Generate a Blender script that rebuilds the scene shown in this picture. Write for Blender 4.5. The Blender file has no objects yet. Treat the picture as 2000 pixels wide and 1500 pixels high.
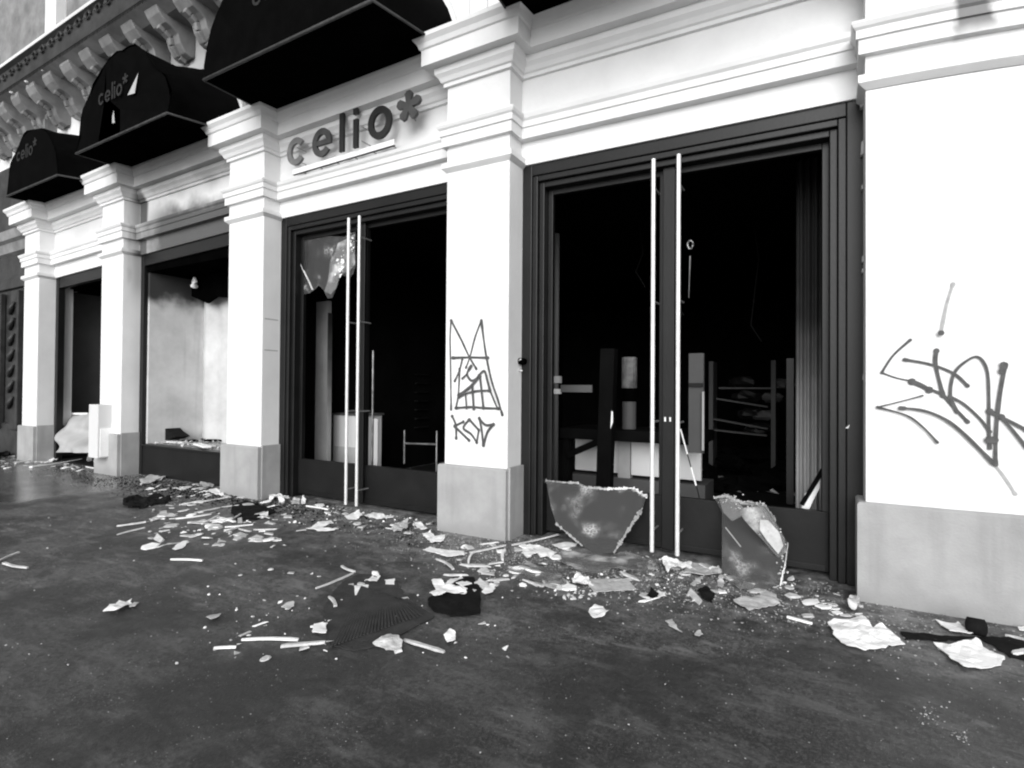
import bpy, math, random
from mathutils import Vector, Matrix, noise
R = math.radians
random.seed(7)
sc = bpy.context.scene
C = sc.collection

# ---------------------------------------------------------------- camera, light, exposure
F_PX, YAW, PITCH, ROLL = 1067.7, .5226, .0117, .0073
EYE = Vector((5.8607, -4.0691, 1.2891))
fw = Vector((-math.sin(YAW)*math.cos(PITCH), math.cos(YAW)*math.cos(PITCH), math.sin(PITCH)))
rt = Vector((math.cos(YAW), math.sin(YAW), 0)); up = rt.cross(fw)
rt, up = math.cos(ROLL)*rt + math.sin(ROLL)*up, -math.sin(ROLL)*rt + math.cos(ROLL)*up
cd = bpy.data.cameras.new('camera'); cam = bpy.data.objects.new('camera', cd); C.objects.link(cam)
cd.sensor_width = 36; cd.lens = F_PX/2000*36; cd.clip_start = .05; cd.clip_end = 400
m = Matrix((rt, up, -fw)).transposed().to_4x4(); m.translation = EYE
cam.matrix_world = m
sc.camera = cam

SUN_DIR = Vector((-.36, 1.0, -.48)).normalized()          # the way the light travels
SUN_ELEV = math.asin(-SUN_DIR.z)
w = bpy.data.worlds.new('World'); sc.world = w; w.use_nodes = True
nt = w.node_tree; nt.nodes.clear()
sky = nt.nodes.new('ShaderNodeTexSky'); sky.sky_type = 'NISHITA'; sky.sun_disc = False
sky.sun_elevation = SUN_ELEV; sky.sun_rotation = math.atan2(-SUN_DIR.x, -SUN_DIR.y)
bw = nt.nodes.new('ShaderNodeRGBToBW'); bg = nt.nodes.new('ShaderNodeBackground'); wo = nt.nodes.new('ShaderNodeOutputWorld')
nt.links.new(sky.outputs[0], bw.inputs[0]); nt.links.new(bw.outputs[0], bg.inputs[0]); nt.links.new(bg.outputs[0], wo.inputs[0])
bg.inputs[1].default_value = .15
sl = bpy.data.lights.new('sun', 'SUN'); sl.energy = 2.0; sl.angle = R(48); sl.color = (1, 1, 1)
so = bpy.data.objects.new('sun', sl); C.objects.link(so); so.location = (0, -6, 8)
so.rotation_euler = SUN_DIR.to_track_quat('-Z', 'Y').to_euler()
sc.render.engine = 'CYCLES'; sc.cycles.pixel_filter_type = 'BLACKMAN_HARRIS'; sc.cycles.filter_width = 2.1
sc.view_settings.view_transform = 'Standard'; sc.view_settings.look = 'None'
sc.view_settings.gamma = 1; sc.view_settings.use_curve_mapping = False
sc.view_settings.exposure = .52

# ---------------------------------------------------------------- helpers
def ray(px, py): return fw + rt*((px-1000)/F_PX) + up*((750-py)/F_PX)
def aty(px, py, Y):                                       # where the sight line meets the plane y = Y
    q = ray(px, py); return EYE + q*((Y-EYE.y)/q.y)
def ong(px, py, Z=0.0):
    q = ray(px, py); return EYE + q*((Z-EYE.z)/q.z)
def atx(px, py, X):
    q = ray(px, py); return EYE + q*((X-EYE.x)/q.x)

TX = [-12, -7, -6.2, -3.4, -.2, 3.1, 6.1, 7.6, 20]
T33 = [-.13, -.11, -.09, -.02, .055, .035, -.03, -.12, -.12]
T41 = [-.12, -.12, -.11, -.05, -.02, 0, -.08, -.2, -.2]
def lerp_tab(x, T):
    for i in range(len(TX)-1):
        if x <= TX[i+1]:
            t = max(0, (x-TX[i])/(TX[i+1]-TX[i])); return T[i]+(T[i+1]-T[i])*t
    return T[-1]
def settle(v):                                            # the old facade has settled a few centimetres
    a, b = lerp_tab(v[0], T33), lerp_tab(v[0], T41); z = v[2]
    if z <= 1: d = 0
    elif z <= 3.3: d = a*(z-1)/2.3
    elif z <= 4.1: d = a+(b-a)*(z-3.3)/.8
    else: d = b
    return (v[0], v[1], z+d)

class MB:
    def __init__(s): s.v = []; s.f = []
    def add(s, vs, fs):
        o = len(s.v); s.v += [tuple(v) for v in vs]; s.f += [tuple(o+i for i in f) for f in fs]; return s
    def box(s, a, b):
        x0, y0, z0 = a; x1, y1, z1 = b
        return s.add([(x0,y0,z0),(x1,y0,z0),(x1,y1,z0),(x0,y1,z0),(x0,y0,z1),(x1,y0,z1),(x1,y1,z1),(x0,y1,z1)],
                     [(0,3,2,1),(4,5,6,7),(0,1,5,4),(1,2,6,5),(2,3,7,6),(3,0,4,7)])
    def bar(s, p, q, w, h, upv=(0,0,1)):                  # rectangular bar from p to q
        p, q = Vector(p), Vector(q); d = (q-p).normalized(); U = Vector(upv)
        if abs(d.dot(U)) > .98: U = Vector((0,1,0))
        S = d.cross(U).normalized()*w/2; U = S.cross(d).normalized()*h/2
        vs = [p-S-U, p+S-U, p+S+U, p-S+U, q-S-U, q+S-U, q+S+U, q-S+U]
        return s.add(vs, [(0,1,2,3),(7,6,5,4),(0,4,5,1),(1,5,6,2),(2,6,7,3),(3,7,4,0)])
    def tube(s, pts, r, n=10):
        pts = [Vector(p) for p in pts]; rings = []
        for i, p in enumerate(pts):
            d = (pts[min(i+1, len(pts)-1)]-pts[max(i-1, 0)]).normalized()
            a = d.cross(Vector((0,0,1)) if abs(d.z) < .9 else Vector((0,1,0))).normalized(); b = d.cross(a)
            rr = r[i] if isinstance(r, (list, tuple)) else r
            rings.append([p+a*rr*math.cos(2*math.pi*k/n)+b*rr*math.sin(2*math.pi*k/n) for k in range(n)])
        vs = [v for g in rings for v in g]; fs = []
        for i in range(len(rings)-1):
            for k in range(n):
                k2 = (k+1) % n; fs.append((i*n+k, i*n+k2, (i+1)*n+k2, (i+1)*n+k))
        fs.append(tuple(range(n-1, -1, -1))); fs.append(tuple((len(rings)-1)*n+k for k in range(n)))
        return s.add(vs, fs)
    def sweep(s, path, prof, cap=True):
        """path: (x, y, ox, oy) plan points with their outward offset; prof: (z, p)."""
        n = len(prof); vs = []; fs = []
        for (x, y, ox, oy) in path:
            for (z, p) in prof: vs.append((x+ox*p, y+oy*p, z))
        for i in range(len(path)-1):
            for k in range(n-1): fs.append((i*n+k, (i+1)*n+k, (i+1)*n+k+1, i*n+k+1))
        if cap:                                          # top lid
            L = len(path); fs.append(tuple(i*n+n-1 for i in range(L))); fs.append(tuple(i*n for i in range(L-1, -1, -1)))
        return s.add(vs, fs)
    def prism(s, poly, y0, y1):                           # polygon in x,z pushed from y0 to y1
        n = len(poly); vs = [(x, y0, z) for x, z in poly]+[(x, y1, z) for x, z in poly]
        fs = [tuple(range(n)), tuple(range(2*n-1, n-1, -1))]+[((i+1) % n, i, n+i, n+(i+1) % n) for i in range(n)]
        return s.add(vs, fs)
    def build(s, name, mat, parent=None, warp=False, smooth=False, bevel=0, sub=0):
        vs = [settle(v) for v in s.v] if warp else s.v
        me = bpy.data.meshes.new(name); me.from_pydata(vs, [], s.f); me.validate(); me.update()
        if smooth:
            for p in me.polygons: p.use_smooth = True
        me.materials.append(mat)
        o = bpy.data.objects.new(name, me); C.objects.link(o)
        if parent: o.parent = parent
        if bevel:
            b = o.modifiers.new('bevel', 'BEVEL'); b.width = bevel; b.segments = 2; b.limit_method = 'ANGLE'
        return o
def tag(o, label=None, cat=None, group=None, kind=None):
    if label: o['label'] = label
    if cat: o['category'] = cat
    if group: o['group'] = group
    if kind: o['kind'] = kind
    return o
def empty(name, loc=(0,0,0)):
    o = bpy.data.objects.new(name, None); C.objects.link(o); o.location = loc; return o
def root(name, label, cat, group=None): return tag(empty(name), label, cat, group)

# ---------------------------------------------------------------- materials (all grey: the photograph is monochrome)
def mat(name, col, rough=.7, lo=None, scale=3, bump=.1, bscale=60, metal=0, spec=.5, detail=6, alpha=1, stain=None):
    """col: base grey; lo: darker grey of the stains; noise in object space."""
    m = bpy.data.materials.new(name); m.use_nodes = True; t = m.node_tree; N = t.nodes; L = t.links
    b = N['Principled BSDF']; b.inputs['Roughness'].default_value = rough; b.inputs['Metallic'].default_value = metal
    b.inputs['Specular IOR Level'].default_value = spec; b.inputs['Alpha'].default_value = alpha
    geo = N.new('ShaderNodeNewGeometry')
    n1 = N.new('ShaderNodeTexNoise'); n1.inputs['Scale'].default_value = scale; n1.inputs['Detail'].default_value = detail; n1.inputs['Roughness'].default_value = .62
    L.new(geo.outputs['Position'], n1.inputs['Vector'])
    mr = N.new('ShaderNodeMapRange'); mr.inputs[1].default_value = .35; mr.inputs[2].default_value = .68
    lo = col*.8 if lo is None else lo
    mr.inputs[3].default_value = lo; mr.inputs[4].default_value = col
    L.new(n1.outputs[0], mr.inputs[0]); out = mr.outputs[0]
    if stain: out = stain(N, L, geo, out)
    L.new(out, b.inputs['Base Color'])
    if bump:
        n2 = N.new('ShaderNodeTexNoise'); n2.inputs['Scale'].default_value = bscale; n2.inputs['Detail'].default_value = 4
        L.new(geo.outputs['Position'], n2.inputs['Vector'])
        bp = N.new('ShaderNodeBump'); bp.inputs['Strength'].default_value = bump; bp.inputs['Distance'].default_value = .01
        L.new(n2.outputs[0], bp.inputs['Height']); L.new(bp.outputs[0], b.inputs['Normal'])
        m['_n2'] = n2.name
    return m
def math_node(N, L, op, a, b=None, clamp=False):
    q = N.new('ShaderNodeMath'); q.operation = op; q.use_clamp = clamp
    for i, v in enumerate((a, b)):
        if v is None: continue
        if isinstance(v, (int, float)): q.inputs[i].default_value = v
        else: L.new(v, q.inputs[i])
    return q.outputs[0]
def band(N, L, v, a, b):                                  # 0 below a, 1 above b
    q = N.new('ShaderNodeMapRange'); q.interpolation_type = 'SMOOTHSTEP'
    q.inputs[1].default_value = a; q.inputs[2].default_value = b
    q.inputs[3].default_value = 0; q.inputs[4].default_value = 1
    L.new(v, q.inputs[0]); return q.outputs[0]
def mixf(N, L, f, a, b):
    q = N.new('ShaderNodeMix'); q.data_type = 'FLOAT'; L.new(f, q.inputs[0])
    for i, v in ((2, a), (3, b)):
        if isinstance(v, (int, float)): q.inputs[i].default_value = v
        else: L.new(v, q.inputs[i])
    return q.outputs[0]
SMZ = 3.34
def soot(N, L, geo, out):                                 # soot left by the fire over the second bay + drips
    sp = N.new('ShaderNodeSeparateXYZ'); L.new(geo.outputs['Position'], sp.inputs[0])
    nz = N.new('ShaderNodeTexNoise'); nz.inputs['Scale'].default_value = 2.2; nz.inputs['Detail'].default_value = 5
    L.new(geo.outputs['Position'], nz.inputs['Vector'])
    wob = math_node(N, L, 'MULTIPLY', math_node(N, L, 'SUBTRACT', nz.outputs[0], .47), 1.3)
    x = math_node(N, L, 'ADD', sp.outputs[0], wob); z = math_node(N, L, 'ADD', sp.outputs[2], math_node(N, L, 'MULTIPLY', wob, .45))
    fx = math_node(N, L, 'MULTIPLY', band(N, L, x, -3.4, -2.3), math_node(N, L, 'SUBTRACT', 1, band(N, L, sp.outputs[0], -.45, -.38)))
    fz = math_node(N, L, 'MULTIPLY', band(N, L, z, 2.6, 3.1), math_node(N, L, 'SUBTRACT', 1, band(N, L, z, 3.66, 4.05)))
    fy = band(N, L, sp.outputs[1], .02, .08)
    f1 = math_node(N, L, 'MULTIPLY', math_node(N, L, 'MULTIPLY', fx, fz), fy)
    # band of smoke under the awning
    fz2 = band(N, L, z, 3.95, 4.3); fx2 = math_node(N, L, 'MULTIPLY', band(N, L, x, -3.4, -2.4), math_node(N, L, 'SUBTRACT', 1, band(N, L, sp.outputs[0], -.75, -.55)))
    f2 = math_node(N, L, 'MULTIPLY', math_node(N, L, 'MULTIPLY', fx2, fz2), .6)
    f = math_node(N, L, 'MAXIMUM', f1, f2)
    # sooty right flank of the pillar left of the burnt bay
    fx3 = math_node(N, L, 'MULTIPLY', band(N, L, sp.outputs[0], -3.09, -3.05), math_node(N, L, 'SUBTRACT', 1, band(N, L, sp.outputs[0], -2.9, -2.8)))
    f3 = math_node(N, L, 'MULTIPLY', math_node(N, L, 'MULTIPLY', fx3, band(N, L, z, 2.3, 3.0)), band(N, L, sp.outputs[1], .02, .2))
    sx_ = math_node(N, L, 'MULTIPLY', band(N, L, math_node(N, L, 'ADD', sp.outputs[0], math_node(N, L, 'MULTIPLY', wob, .25)), 6.50, 6.54), math_node(N, L, 'SUBTRACT', 1, band(N, L, math_node(N, L, 'ADD', sp.outputs[0], math_node(N, L, 'MULTIPLY', wob, .25)), 6.68, 6.72)))
    f4 = math_node(N, L, 'MULTIPLY', math_node(N, L, 'MULTIPLY', sx_, band(N, L, math_node(N, L, 'ADD', sp.outputs[2], math_node(N, L, 'MULTIPLY', wob, .2)), SMZ, SMZ+.12)), .82)
    f = math_node(N, L, 'MULTIPLY', math_node(N, L, 'MAXIMUM', math_node(N, L, 'MAXIMUM', f, f3), f4), .93, True)
    return mixf(N, L, f, out, .035)
def grime(N, L, geo, out):                                # vertical dirt runs on the stone socles
    mp = N.new('ShaderNodeMapping'); mp.inputs['Scale'].default_value = (9, 9, .8); L.new(geo.outputs['Position'], mp.inputs[0])
    nz = N.new('ShaderNodeTexNoise'); nz.inputs['Scale'].default_value = 1; nz.inputs['Detail'].default_value = 6; L.new(mp.outputs[0], nz.inputs['Vector'])
    sp = N.new('ShaderNodeSeparateXYZ'); L.new(geo.outputs['Position'], sp.inputs[0])
    f = math_node(N, L, 'MULTIPLY', band(N, L, nz.outputs[0], .45, .75), .40)
    g = math_node(N, L, 'MULTIPLY', math_node(N, L, 'SUBTRACT', 1, band(N, L, sp.outputs[2], 0, .16)), .5)
    return mixf(N, L, math_node(N, L, 'MAXIMUM', f, g), out, .2)
M = {}
M['plaster'] = mat('white_painted_stone', .76, .7, .64, 1.1, .18, 30, stain=soot)
M['plinth'] = mat('grey_stone', .37, .8, .29, 3.2, .25, 70, stain=grime)
M['carved'] = mat('weathered_carved_stone', .26, .9, .13, 2.4, .4, 12)
M['darkstone'] = mat('dark_stone', .035, .6, .010, 4, .5, 12)
M['frame'] = mat('dark_painted_frame', .008, .42, .004, 3, .08, 50, spec=.35)
M['kick'] = mat('dark_kick_panel', .010, .5, .005, 3, .1, 25, spec=.25)
M['steel'] = mat('brushed_steel', .80, .34, .66, 12, .02, 200, metal=.25)
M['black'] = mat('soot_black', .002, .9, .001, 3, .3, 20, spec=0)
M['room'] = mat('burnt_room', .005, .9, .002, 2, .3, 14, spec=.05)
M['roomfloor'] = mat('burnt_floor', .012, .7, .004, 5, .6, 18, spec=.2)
M['awning'] = mat('black_awning_fabric', .0022, .9, .001, 5, .15, 60, spec=.03)
M['trim'] = mat('awning_hem', .05, .8, .02, 10, .1, 100)
M['trim2'] = mat('faded_print', .018, .9, .001, 28, .1, 50)
M['sign'] = mat('sign_letter', .014, .6, .009, 5, .04, 60)
M['sign2'] = mat('sign_letter_faded', .07, .6, .04, 7, .04, 60)
M['sign3'] = mat('sign_letter_scuffed', .20, .6, .11, 7, .04, 60)
M['white'] = mat('white_paper', .90, .8, .82, 18, .3, 50)
M['offwhite'] = mat('dull_paper', .58, .8, .40, 16, .4, 50)
M['wood'] = mat('pale_wood', .70, .75, .45, 14, .3, 60)
M['card'] = mat('cardboard', .35, .85, .24, 9, .3, 40)
M['dkcloth'] = mat('dark_cloth', .012, .9, .006, 10, .5, 30, spec=.1)
M['rubber'] = mat('ribbed_mat', .042, .85, .02, 10, .3, 60)
M['wall2'] = mat('display_white', .78, .8, .52, 1.5, .05, 30)
M['wall1'] = mat('dim_grey_wall', .085, .7, .06, 2, .05, 30)
M['panel'] = mat('grey_panel', .42, .7, .32, 3, .05, 40)
M['plasterchunk'] = mat('plaster_rubble', .66, .85, .45, 20, .5, 60)
M['paint'] = mat('marker_paint', .085, .7, .045, 30, 0)
M['paintfaint'] = mat('marker_paint_faint', .42, .8, .3, 20, 0)
M['metal'] = mat('grey_metal', .35, .4, .25, 10, .05, 80, metal=.5)
def glass_mat(name, base, trans, crack=22, edge=.8):
    m = bpy.data.materials.new(name); m.use_nodes = True; N = m.node_tree.nodes; L = m.node_tree.links
    b = N['Principled BSDF']; b.inputs['Roughness'].default_value = .22
    geo = N.new('ShaderNodeNewGeometry')
    vo = N.new('ShaderNodeTexVoronoi'); vo.feature = 'DISTANCE_TO_EDGE'; vo.inputs['Scale'].default_value = crack; L.new(geo.outputs['Position'], vo.inputs['Vector'])
    nz = N.new('ShaderNodeTexNoise'); nz.inputs['Scale'].default_value = 5; nz.inputs['Detail'].default_value = 5; L.new(geo.outputs['Position'], nz.inputs['Vector'])
    cr = math_node(N, L, 'SUBTRACT', 1, band(N, L, vo.outputs[0], .01, .12))
    f = math_node(N, L, 'MULTIPLY', math_node(N, L, 'MULTIPLY', cr, band(N, L, nz.outputs[0], .56, .74)), .8)
    dust = band(N, L, nz.outputs[0], .48, .72)
    col = mixf(N, L, f, mixf(N, L, dust, base, base*2.6), edge)
    L.new(col, b.inputs['Base Color'])
    al = math_node(N, L, 'MAXIMUM', f, math_node(N, L, 'ADD', math_node(N, L, 'MULTIPLY', dust, .3), 1-trans), True)
    L.new(al, b.inputs['Alpha'])
    return m
M['glass'] = glass_mat('dirty_glass', .045, .35)
M['crazed'] = glass_mat('crazed_glass', .22, .45, 60, .85)

# asphalt
def asphalt():
    m = bpy.data.materials.new('asphalt'); m.use_nodes = True; N = m.node_tree.nodes; L = m.node_tree.links
    b = N['Principled BSDF']; geo = N.new('ShaderNodeNewGeometry'); P = geo.outputs['Position']
    def nz(s, d=6, r=.6, v=P):
        q = N.new('ShaderNodeTexNoise'); q.inputs['Scale'].default_value = s; q.inputs['Detail'].default_value = d; q.inputs['Roughness'].default_value = r
        L.new(v, q.inputs['Vector']); return q.outputs[0]
    big = nz(.9, 5); mid = nz(5, 6, .7); fine = nz(70, 3, .7); gr = nz(240, 2)
    sp = N.new('ShaderNodeSeparateXYZ'); L.new(P, sp.inputs[0]); X, Y = sp.outputs[0], sp.outputs[1]
    base = mixf(N, L, band(N, L, big, .42, .58), .020, .070)
    base = mixf(N, L, math_node(N, L, 'MULTIPLY', band(N, L, mid, .48, .60), .5), base, .16)
    base = mixf(N, L, math_node(N, L, 'MULTIPLY', band(N, L, fine, .50, .58), .5), base, .17)
    base = mixf(N, L, math_node(N, L, 'MULTIPLY', band(N, L, nz(30, 5, .75), .49, .57), .65), base, .018)
    base = mixf(N, L, math_node(N, L, 'MULTIPLY', band(N, L, gr, .60, .70), .6), base, .30)
    mp = N.new('ShaderNodeMapping'); mp.inputs['Rotation'].default_value = (0,0,.35); mp.inputs['Scale'].default_value = (1.6,5.5,1); L.new(P, mp.inputs[0])
    strk = nz(1.7, 7, .7, mp.outputs[0])
    base = mixf(N, L, math_node(N, L, 'MULTIPLY', band(N, L, strk, .50, .66), .6), base, .20)
    base = mixf(N, L, math_node(N, L, 'MULTIPLY', band(N, L, nz(1.5, 6, .65), .47, .58), .65), base, .016)
    # worn chalky dust along the foot of the shopfronts
    wob = math_node(N, L, 'MULTIPLY', math_node(N, L, 'SUBTRACT', nz(2.2), .5), 1.1)
    yy = math_node(N, L, 'ADD', Y, wob)
    dust = math_node(N, L, 'MULTIPLY', band(N, L, yy, -1.25, -.1), band(N, L, nz(7, 6, .75), .40, .66))
    base = mixf(N, L, math_node(N, L, 'MULTIPLY', dust, .75), base, .30)
    # older, darker patch of paving nearer the road (its joint runs obliquely)
    d = math_node(N, L, 'ADD', math_node(N, L, 'ADD', math_node(N, L, 'MULTIPLY', X, -.36), Y), math_node(N, L, 'MULTIPLY', wob, .1))
    patch = math_node(N, L, 'SUBTRACT', 1, band(N, L, d, -3.22, -3.16))
    base = mixf(N, L, math_node(N, L, 'MULTIPLY', patch, .45), base, .025)
    # pale scuffs
    sc_ = math_node(N, L, 'MULTIPLY', band(N, L, nz(3.4, 7, .72), .60, .72), .55)
    base = mixf(N, L, sc_, base, .18)
    spk = math_node(N, L, 'MULTIPLY', band(N, L, nz(110, 2, .5), .69, .73), band(N, L, nz(4, 3), .45, .6))  # glints painted into the colour as pale specks
    base = mixf(N, L, spk, base, .5)
    L.new(base, b.inputs['Base Color'])
    # wet film on the left
    xx = math_node(N, L, 'ADD', X, wob)
    wet = math_node(N, L, 'MULTIPLY', math_node(N, L, 'SUBTRACT', 1, band(N, L, xx, -2.1, -1.7)), band(N, L, yy, -1.75, -1.6))
    rough = mixf(N, L, wet, mixf(N, L, band(N, L, mid, .4, .7), .48, .7), .22)
    L.new(rough, b.inputs['Roughness'])
    h = math_node(N, L, 'ADD', math_node(N, L, 'MULTIPLY', fine, .6), math_node(N, L, 'MULTIPLY', gr, .4))
    bp = N.new('ShaderNodeBump'); bp.inputs['Distance'].default_value = .006
    L.new(mixf(N, L, wet, .9, .12), bp.inputs['Strength']); L.new(h, bp.inputs['Height']); L.new(bp.outputs[0], b.inputs['Normal'])
    return m
M['asphalt'] = asphalt()

# ---------------------------------------------------------------- ground
g = MB(); g.add([(-60,-60,0),(60,-60,0),(60,60,0),(-60,60,0)], [(0,1,2,3)])
tag(g.build('pavement', M['asphalt']), kind='structure')

# ---------------------------------------------------------------- the shopfront building
D = .22                                                  # wall plane behind the pillar faces
B = root('shopfront_building', 'white arcaded shopfront building with five pillars, smashed doors and burnt-out shops', 'building')
PX = [(-6.50, -5.91), (-3.70, -3.07), (-.52, .145), (2.805, 3.476)]
PLZ = .611
NECK = [(3.26,0),(3.275,.018),(3.295,.040),(3.345,.040),(3.352,.012)]
ARCHI = [(3.50,.0),(3.504,.038),(3.60,.038),(3.604,.052),(3.66,.052),(3.675,.066),(3.70,.076),(3.715,.076),(3.73,0)]
CORN = [(4.09,0),(4.093,.028),(4.125,.028),(4.135,.045),(4.17,.062),(4.20,.088),(4.255,.092),(4.257,.175),(4.40,.175),(4.41,.19),(4.45,.205),(4.485,.235),(4.52,.238)]
def upath(xl, xr, yf, yb): return [(xl, yb, -1, 0), (xl, yf, -1, -1), (xr, yf, 1, -1), (xr, yb, 1, 0)]
def straight(xa, xb, y): return [(xa, y, 0, -1), (xb, y, 0, -1)]
for i, (xl, xr) in enumerate(PX):
    pl = empty('pillar'); pl.parent = B
    pa = upath(xl, xr, 0, .5)
    MB().sweep(upath(xl-.045, xr+.012, -.045, .18), [(0,.0),(PLZ-.012,0),(PLZ,-.012)]).build('plinth', M['plinth'], pl, True)
    MB().sweep([(xr+.01,.0,0,0),(xr+.03,.0,0,0),(xr+.03,.3,0,0),(xr+.01,.3,0,0)], [(0,0),(PLZ+.012,0)]).build('plinth_return', M['plinth'], pl, True)
    MB().sweep(pa, [(PLZ-.01,0),(3.27,0)]).build('shaft', M['plaster'], pl, True, bevel=.006)
    if i == 2:
        for zj in (1.72, 2.08): MB().box((xr-.002,.03,zj),(xr+.0015,.21,zj+.012)).build('stone_joint', M['panel'], pl, True)
    MB().sweep(pa, NECK).build('neck_moulding', M['plaster'], pl, True)
    MB().sweep(pa, [(3.34,0),(3.50,0)]+ARCHI+[(4.09,0)]+CORN+[(4.522,0)]).build('capital', M['plaster'], pl, True)
# right-hand pavilion: its face bows gently back
def bow(x): return .085*(x-6.3)**2 if x > 6.3 else 0.0
XS5 = [6.07+.13*k for k in range(26)]
def p5(off_l=0, off_f=0):
    pth = [(6.07-off_l, .5, -1, 0), (6.07-off_l, bow(6.07)-off_f, -1, -1)]
    for x in XS5[1:]:
        s_ = .17*(x-6.3) if x > 6.3 else 0; n = math.hypot(s_, 1); pth.append((x, bow(x)-off_f, s_/n, -1/n))
    pth.append((XS5[-1]+.05, 1.5, 0, 0)); return pth
pl = empty('pillar'); pl.parent = B; pl['label'] = 'broad right-hand pier with a gently bowed face'
MB().sweep(p5(.045, .045), [(0,0),(PLZ-.012,0),(PLZ,-.012)]).build('plinth', M['plinth'], pl, True)
MB().sweep(p5(), [(PLZ-.01,0),(3.22,0)]).build('shaft', M['plaster'], pl, True, bevel=.006)
MB().sweep(p5(), [(z-.035, p) for z, p in NECK]).build('neck_moulding', M['plaster'], pl, True)
MB().sweep(p5(), [(z-.055, p) for z, p in [(3.36,0),(3.50,0)]+ARCHI+[(4.09,0)]+CORN+[(4.522,0)]]).build('capital', M['plaster'], pl, True)

# entablature between the pillars
ends = [(-5.92,-3.69),(-3.08,-.51),(.135,2.815),(3.466,6.08)]
FZ = 3.287
WA = [(3.50,0),(3.504,.07),(3.60,.07),(3.604,.082),(3.66,.082),(3.68,.098),(3.715,.105),(3.73,0)]
for i, (xa, xb) in enumerate(ends):
    e = empty('entablature'); e.parent = B
    if i == 1: e['label'] = 'soot-blackened entablature over the burnt display window'
    n = 8
    def pth(y): return [(xa+(xb-xa)*k/n, y, 0, -1) for k in range(n+1)]
    MB().sweep([(xa,.5,0,0)]+pth(D)+[(xb,.5,0,0)], [(FZ,0),(3.50,0)]).build('lintel', M['plaster'], e, True)
    MB().sweep([(xa,.5,0,0)]+pth(D)+[(xb,.5,0,0)], WA).build('architrave', M['plaster'], e, True)
    MB().sweep([(xa,.5,0,0)]+pth(D)+[(xb,.5,0,0)], [(3.725,0),(4.09,0)]).build('frieze', M['plaster'], e, True)
    MB().sweep([(xa,.5,0,0)]+pth(D)+[(xb,.5,0,0)], CORN+[(4.522,-.1)]).build('cornice', M['plaster'], e, True)

# upper storey: piers between the arches, spandrels, wall
UP = empty('upper_wall'); UP.parent = B
ARCH = [(-5.86,-3.76),(-3.03,-.56),(.18,2.77),(3.5,6.03),(-8.6,-6.6)]
def arch_pts(xa, xb, z0, n=20, rise=1.0):
    c = (xa+xb)/2; r = (xb-xa)/2
    return [(c-r*math.cos(math.pi*k/n), z0+r*rise*math.sin(math.pi*k/n)) for k in range(n+1)]
wallb = MB()
cells = [(-9.2,-6.2),(-6.2,-3.4),(-3.4,-.19),(-.19,3.14),(3.14,6.5)]
order = [4, 0, 1, 2, 3]
for (ca, cb), k in zip(cells, order):
    a0, a1 = ARCH[k]; pts = arch_pts(a0, a1, 4.53)
    poly = [(ca,4.5),(a0,4.5)]+pts+[(a1,4.5),(cb,4.5),(cb,6.45),(ca,6.45)]
    # split in two halves so that each polygon is simple
    mid = len(pts)//2
    wallb.prism([(ca,4.5),(a0,4.5)]+pts[:mid+1]+[((a0+a1)/2,6.45),(ca,6.45)], .26, .55)
    wallb.prism([((a0+a1)/2,6.45)]+pts[mid:]+[(a1,4.5),(cb,4.5),(cb,6.45)], .26, .55)
wallb.build('spandrel_wall', M['plaster'], UP, True)
wb = MB(); wb.box((6.5,.26,4.5),(9.4,.55,6.45)); wb.build('spandrel_wall', M['plaster'], UP, True)
MB().box((-14,.35,6.7),(9.4,.7,11)).build('upper_storey_wall', M['carved'], UP, True)
for (xl, xr) in PX+[(6.07, 7.4)]:                        # impost block and fluted pilaster over each pillar
    b = MB(); b.box((xl+.06,.05,4.522),(xr-.06,.255,4.74)); b.build('impost_block', M['plaster'], UP, True, bevel=.008)
    b = MB(); b.box((xl+.10,.11,4.742),(xr-.10,.258,6.2))
    for q in range(3):
        x = xl+.14+q*(xr-xl-.28)/2; b.box((x-.035,.08,4.744),(x+.035,.112,6.1))
    b.build('fluted_pilaster', M['plaster'] if xl > 2 else M['carved'], UP, True, bevel=.006)
for k in range(4):                                        # raised archivolts
    a0, a1 = ARCH[k]; o = arch_pts(a0-.02, a1+.02, 4.53); q = arch_pts(a0+.07, a1-.07, 4.53)
    b = MB(); n = len(o); vs = [(x,.20,z) for x,z in o]+[(x,.20,z) for x,z in q]+[(x,.262,z) for x,z in o]
    b.add(vs, [(i+1,i,n+i,n+i+1) for i in range(n-1)]+[(i,i+1,2*n+i+1,2*n+i) for i in range(n-1)])
    b.build('archivolt', M['plaster'], UP, True)
    # dark glazing behind the awning
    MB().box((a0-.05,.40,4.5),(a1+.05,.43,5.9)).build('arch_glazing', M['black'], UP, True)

# balcony on carved consoles
BC = empty('balcony'); BC.parent = B
bs = MB(); bs.sweep([(-14,.3,0,0),(-14,.05,0,-1),(9.3,.05,0,-1),(9.3,.3,0,0)], [(6.42,.18),(6.47,.30),(6.50,.38),(6.52,.40)]); bs.build('balcony_soffit', M['carved'], BC, True)
MB().sweep([(-14,.3,0,0),(-14,-.33,0,-1),(9.3,-.33,0,-1),(9.3,.3,0,0)], [(6.50,.0),(6.53,.03),(6.56,.01),(6.86,.01),(6.90,.06)]).build('balcony_edge', M['darkstone'], BC, True)
MB().sweep([(-14,.3,0,0),(-14,-.33,0,-1),(9.3,-.33,0,-1),(9.3,.3,0,0)], [(6.902,.07),(6.94,.08),(6.95,.02)]).build('balcony_coping', M['plaster'], BC, True)
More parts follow.
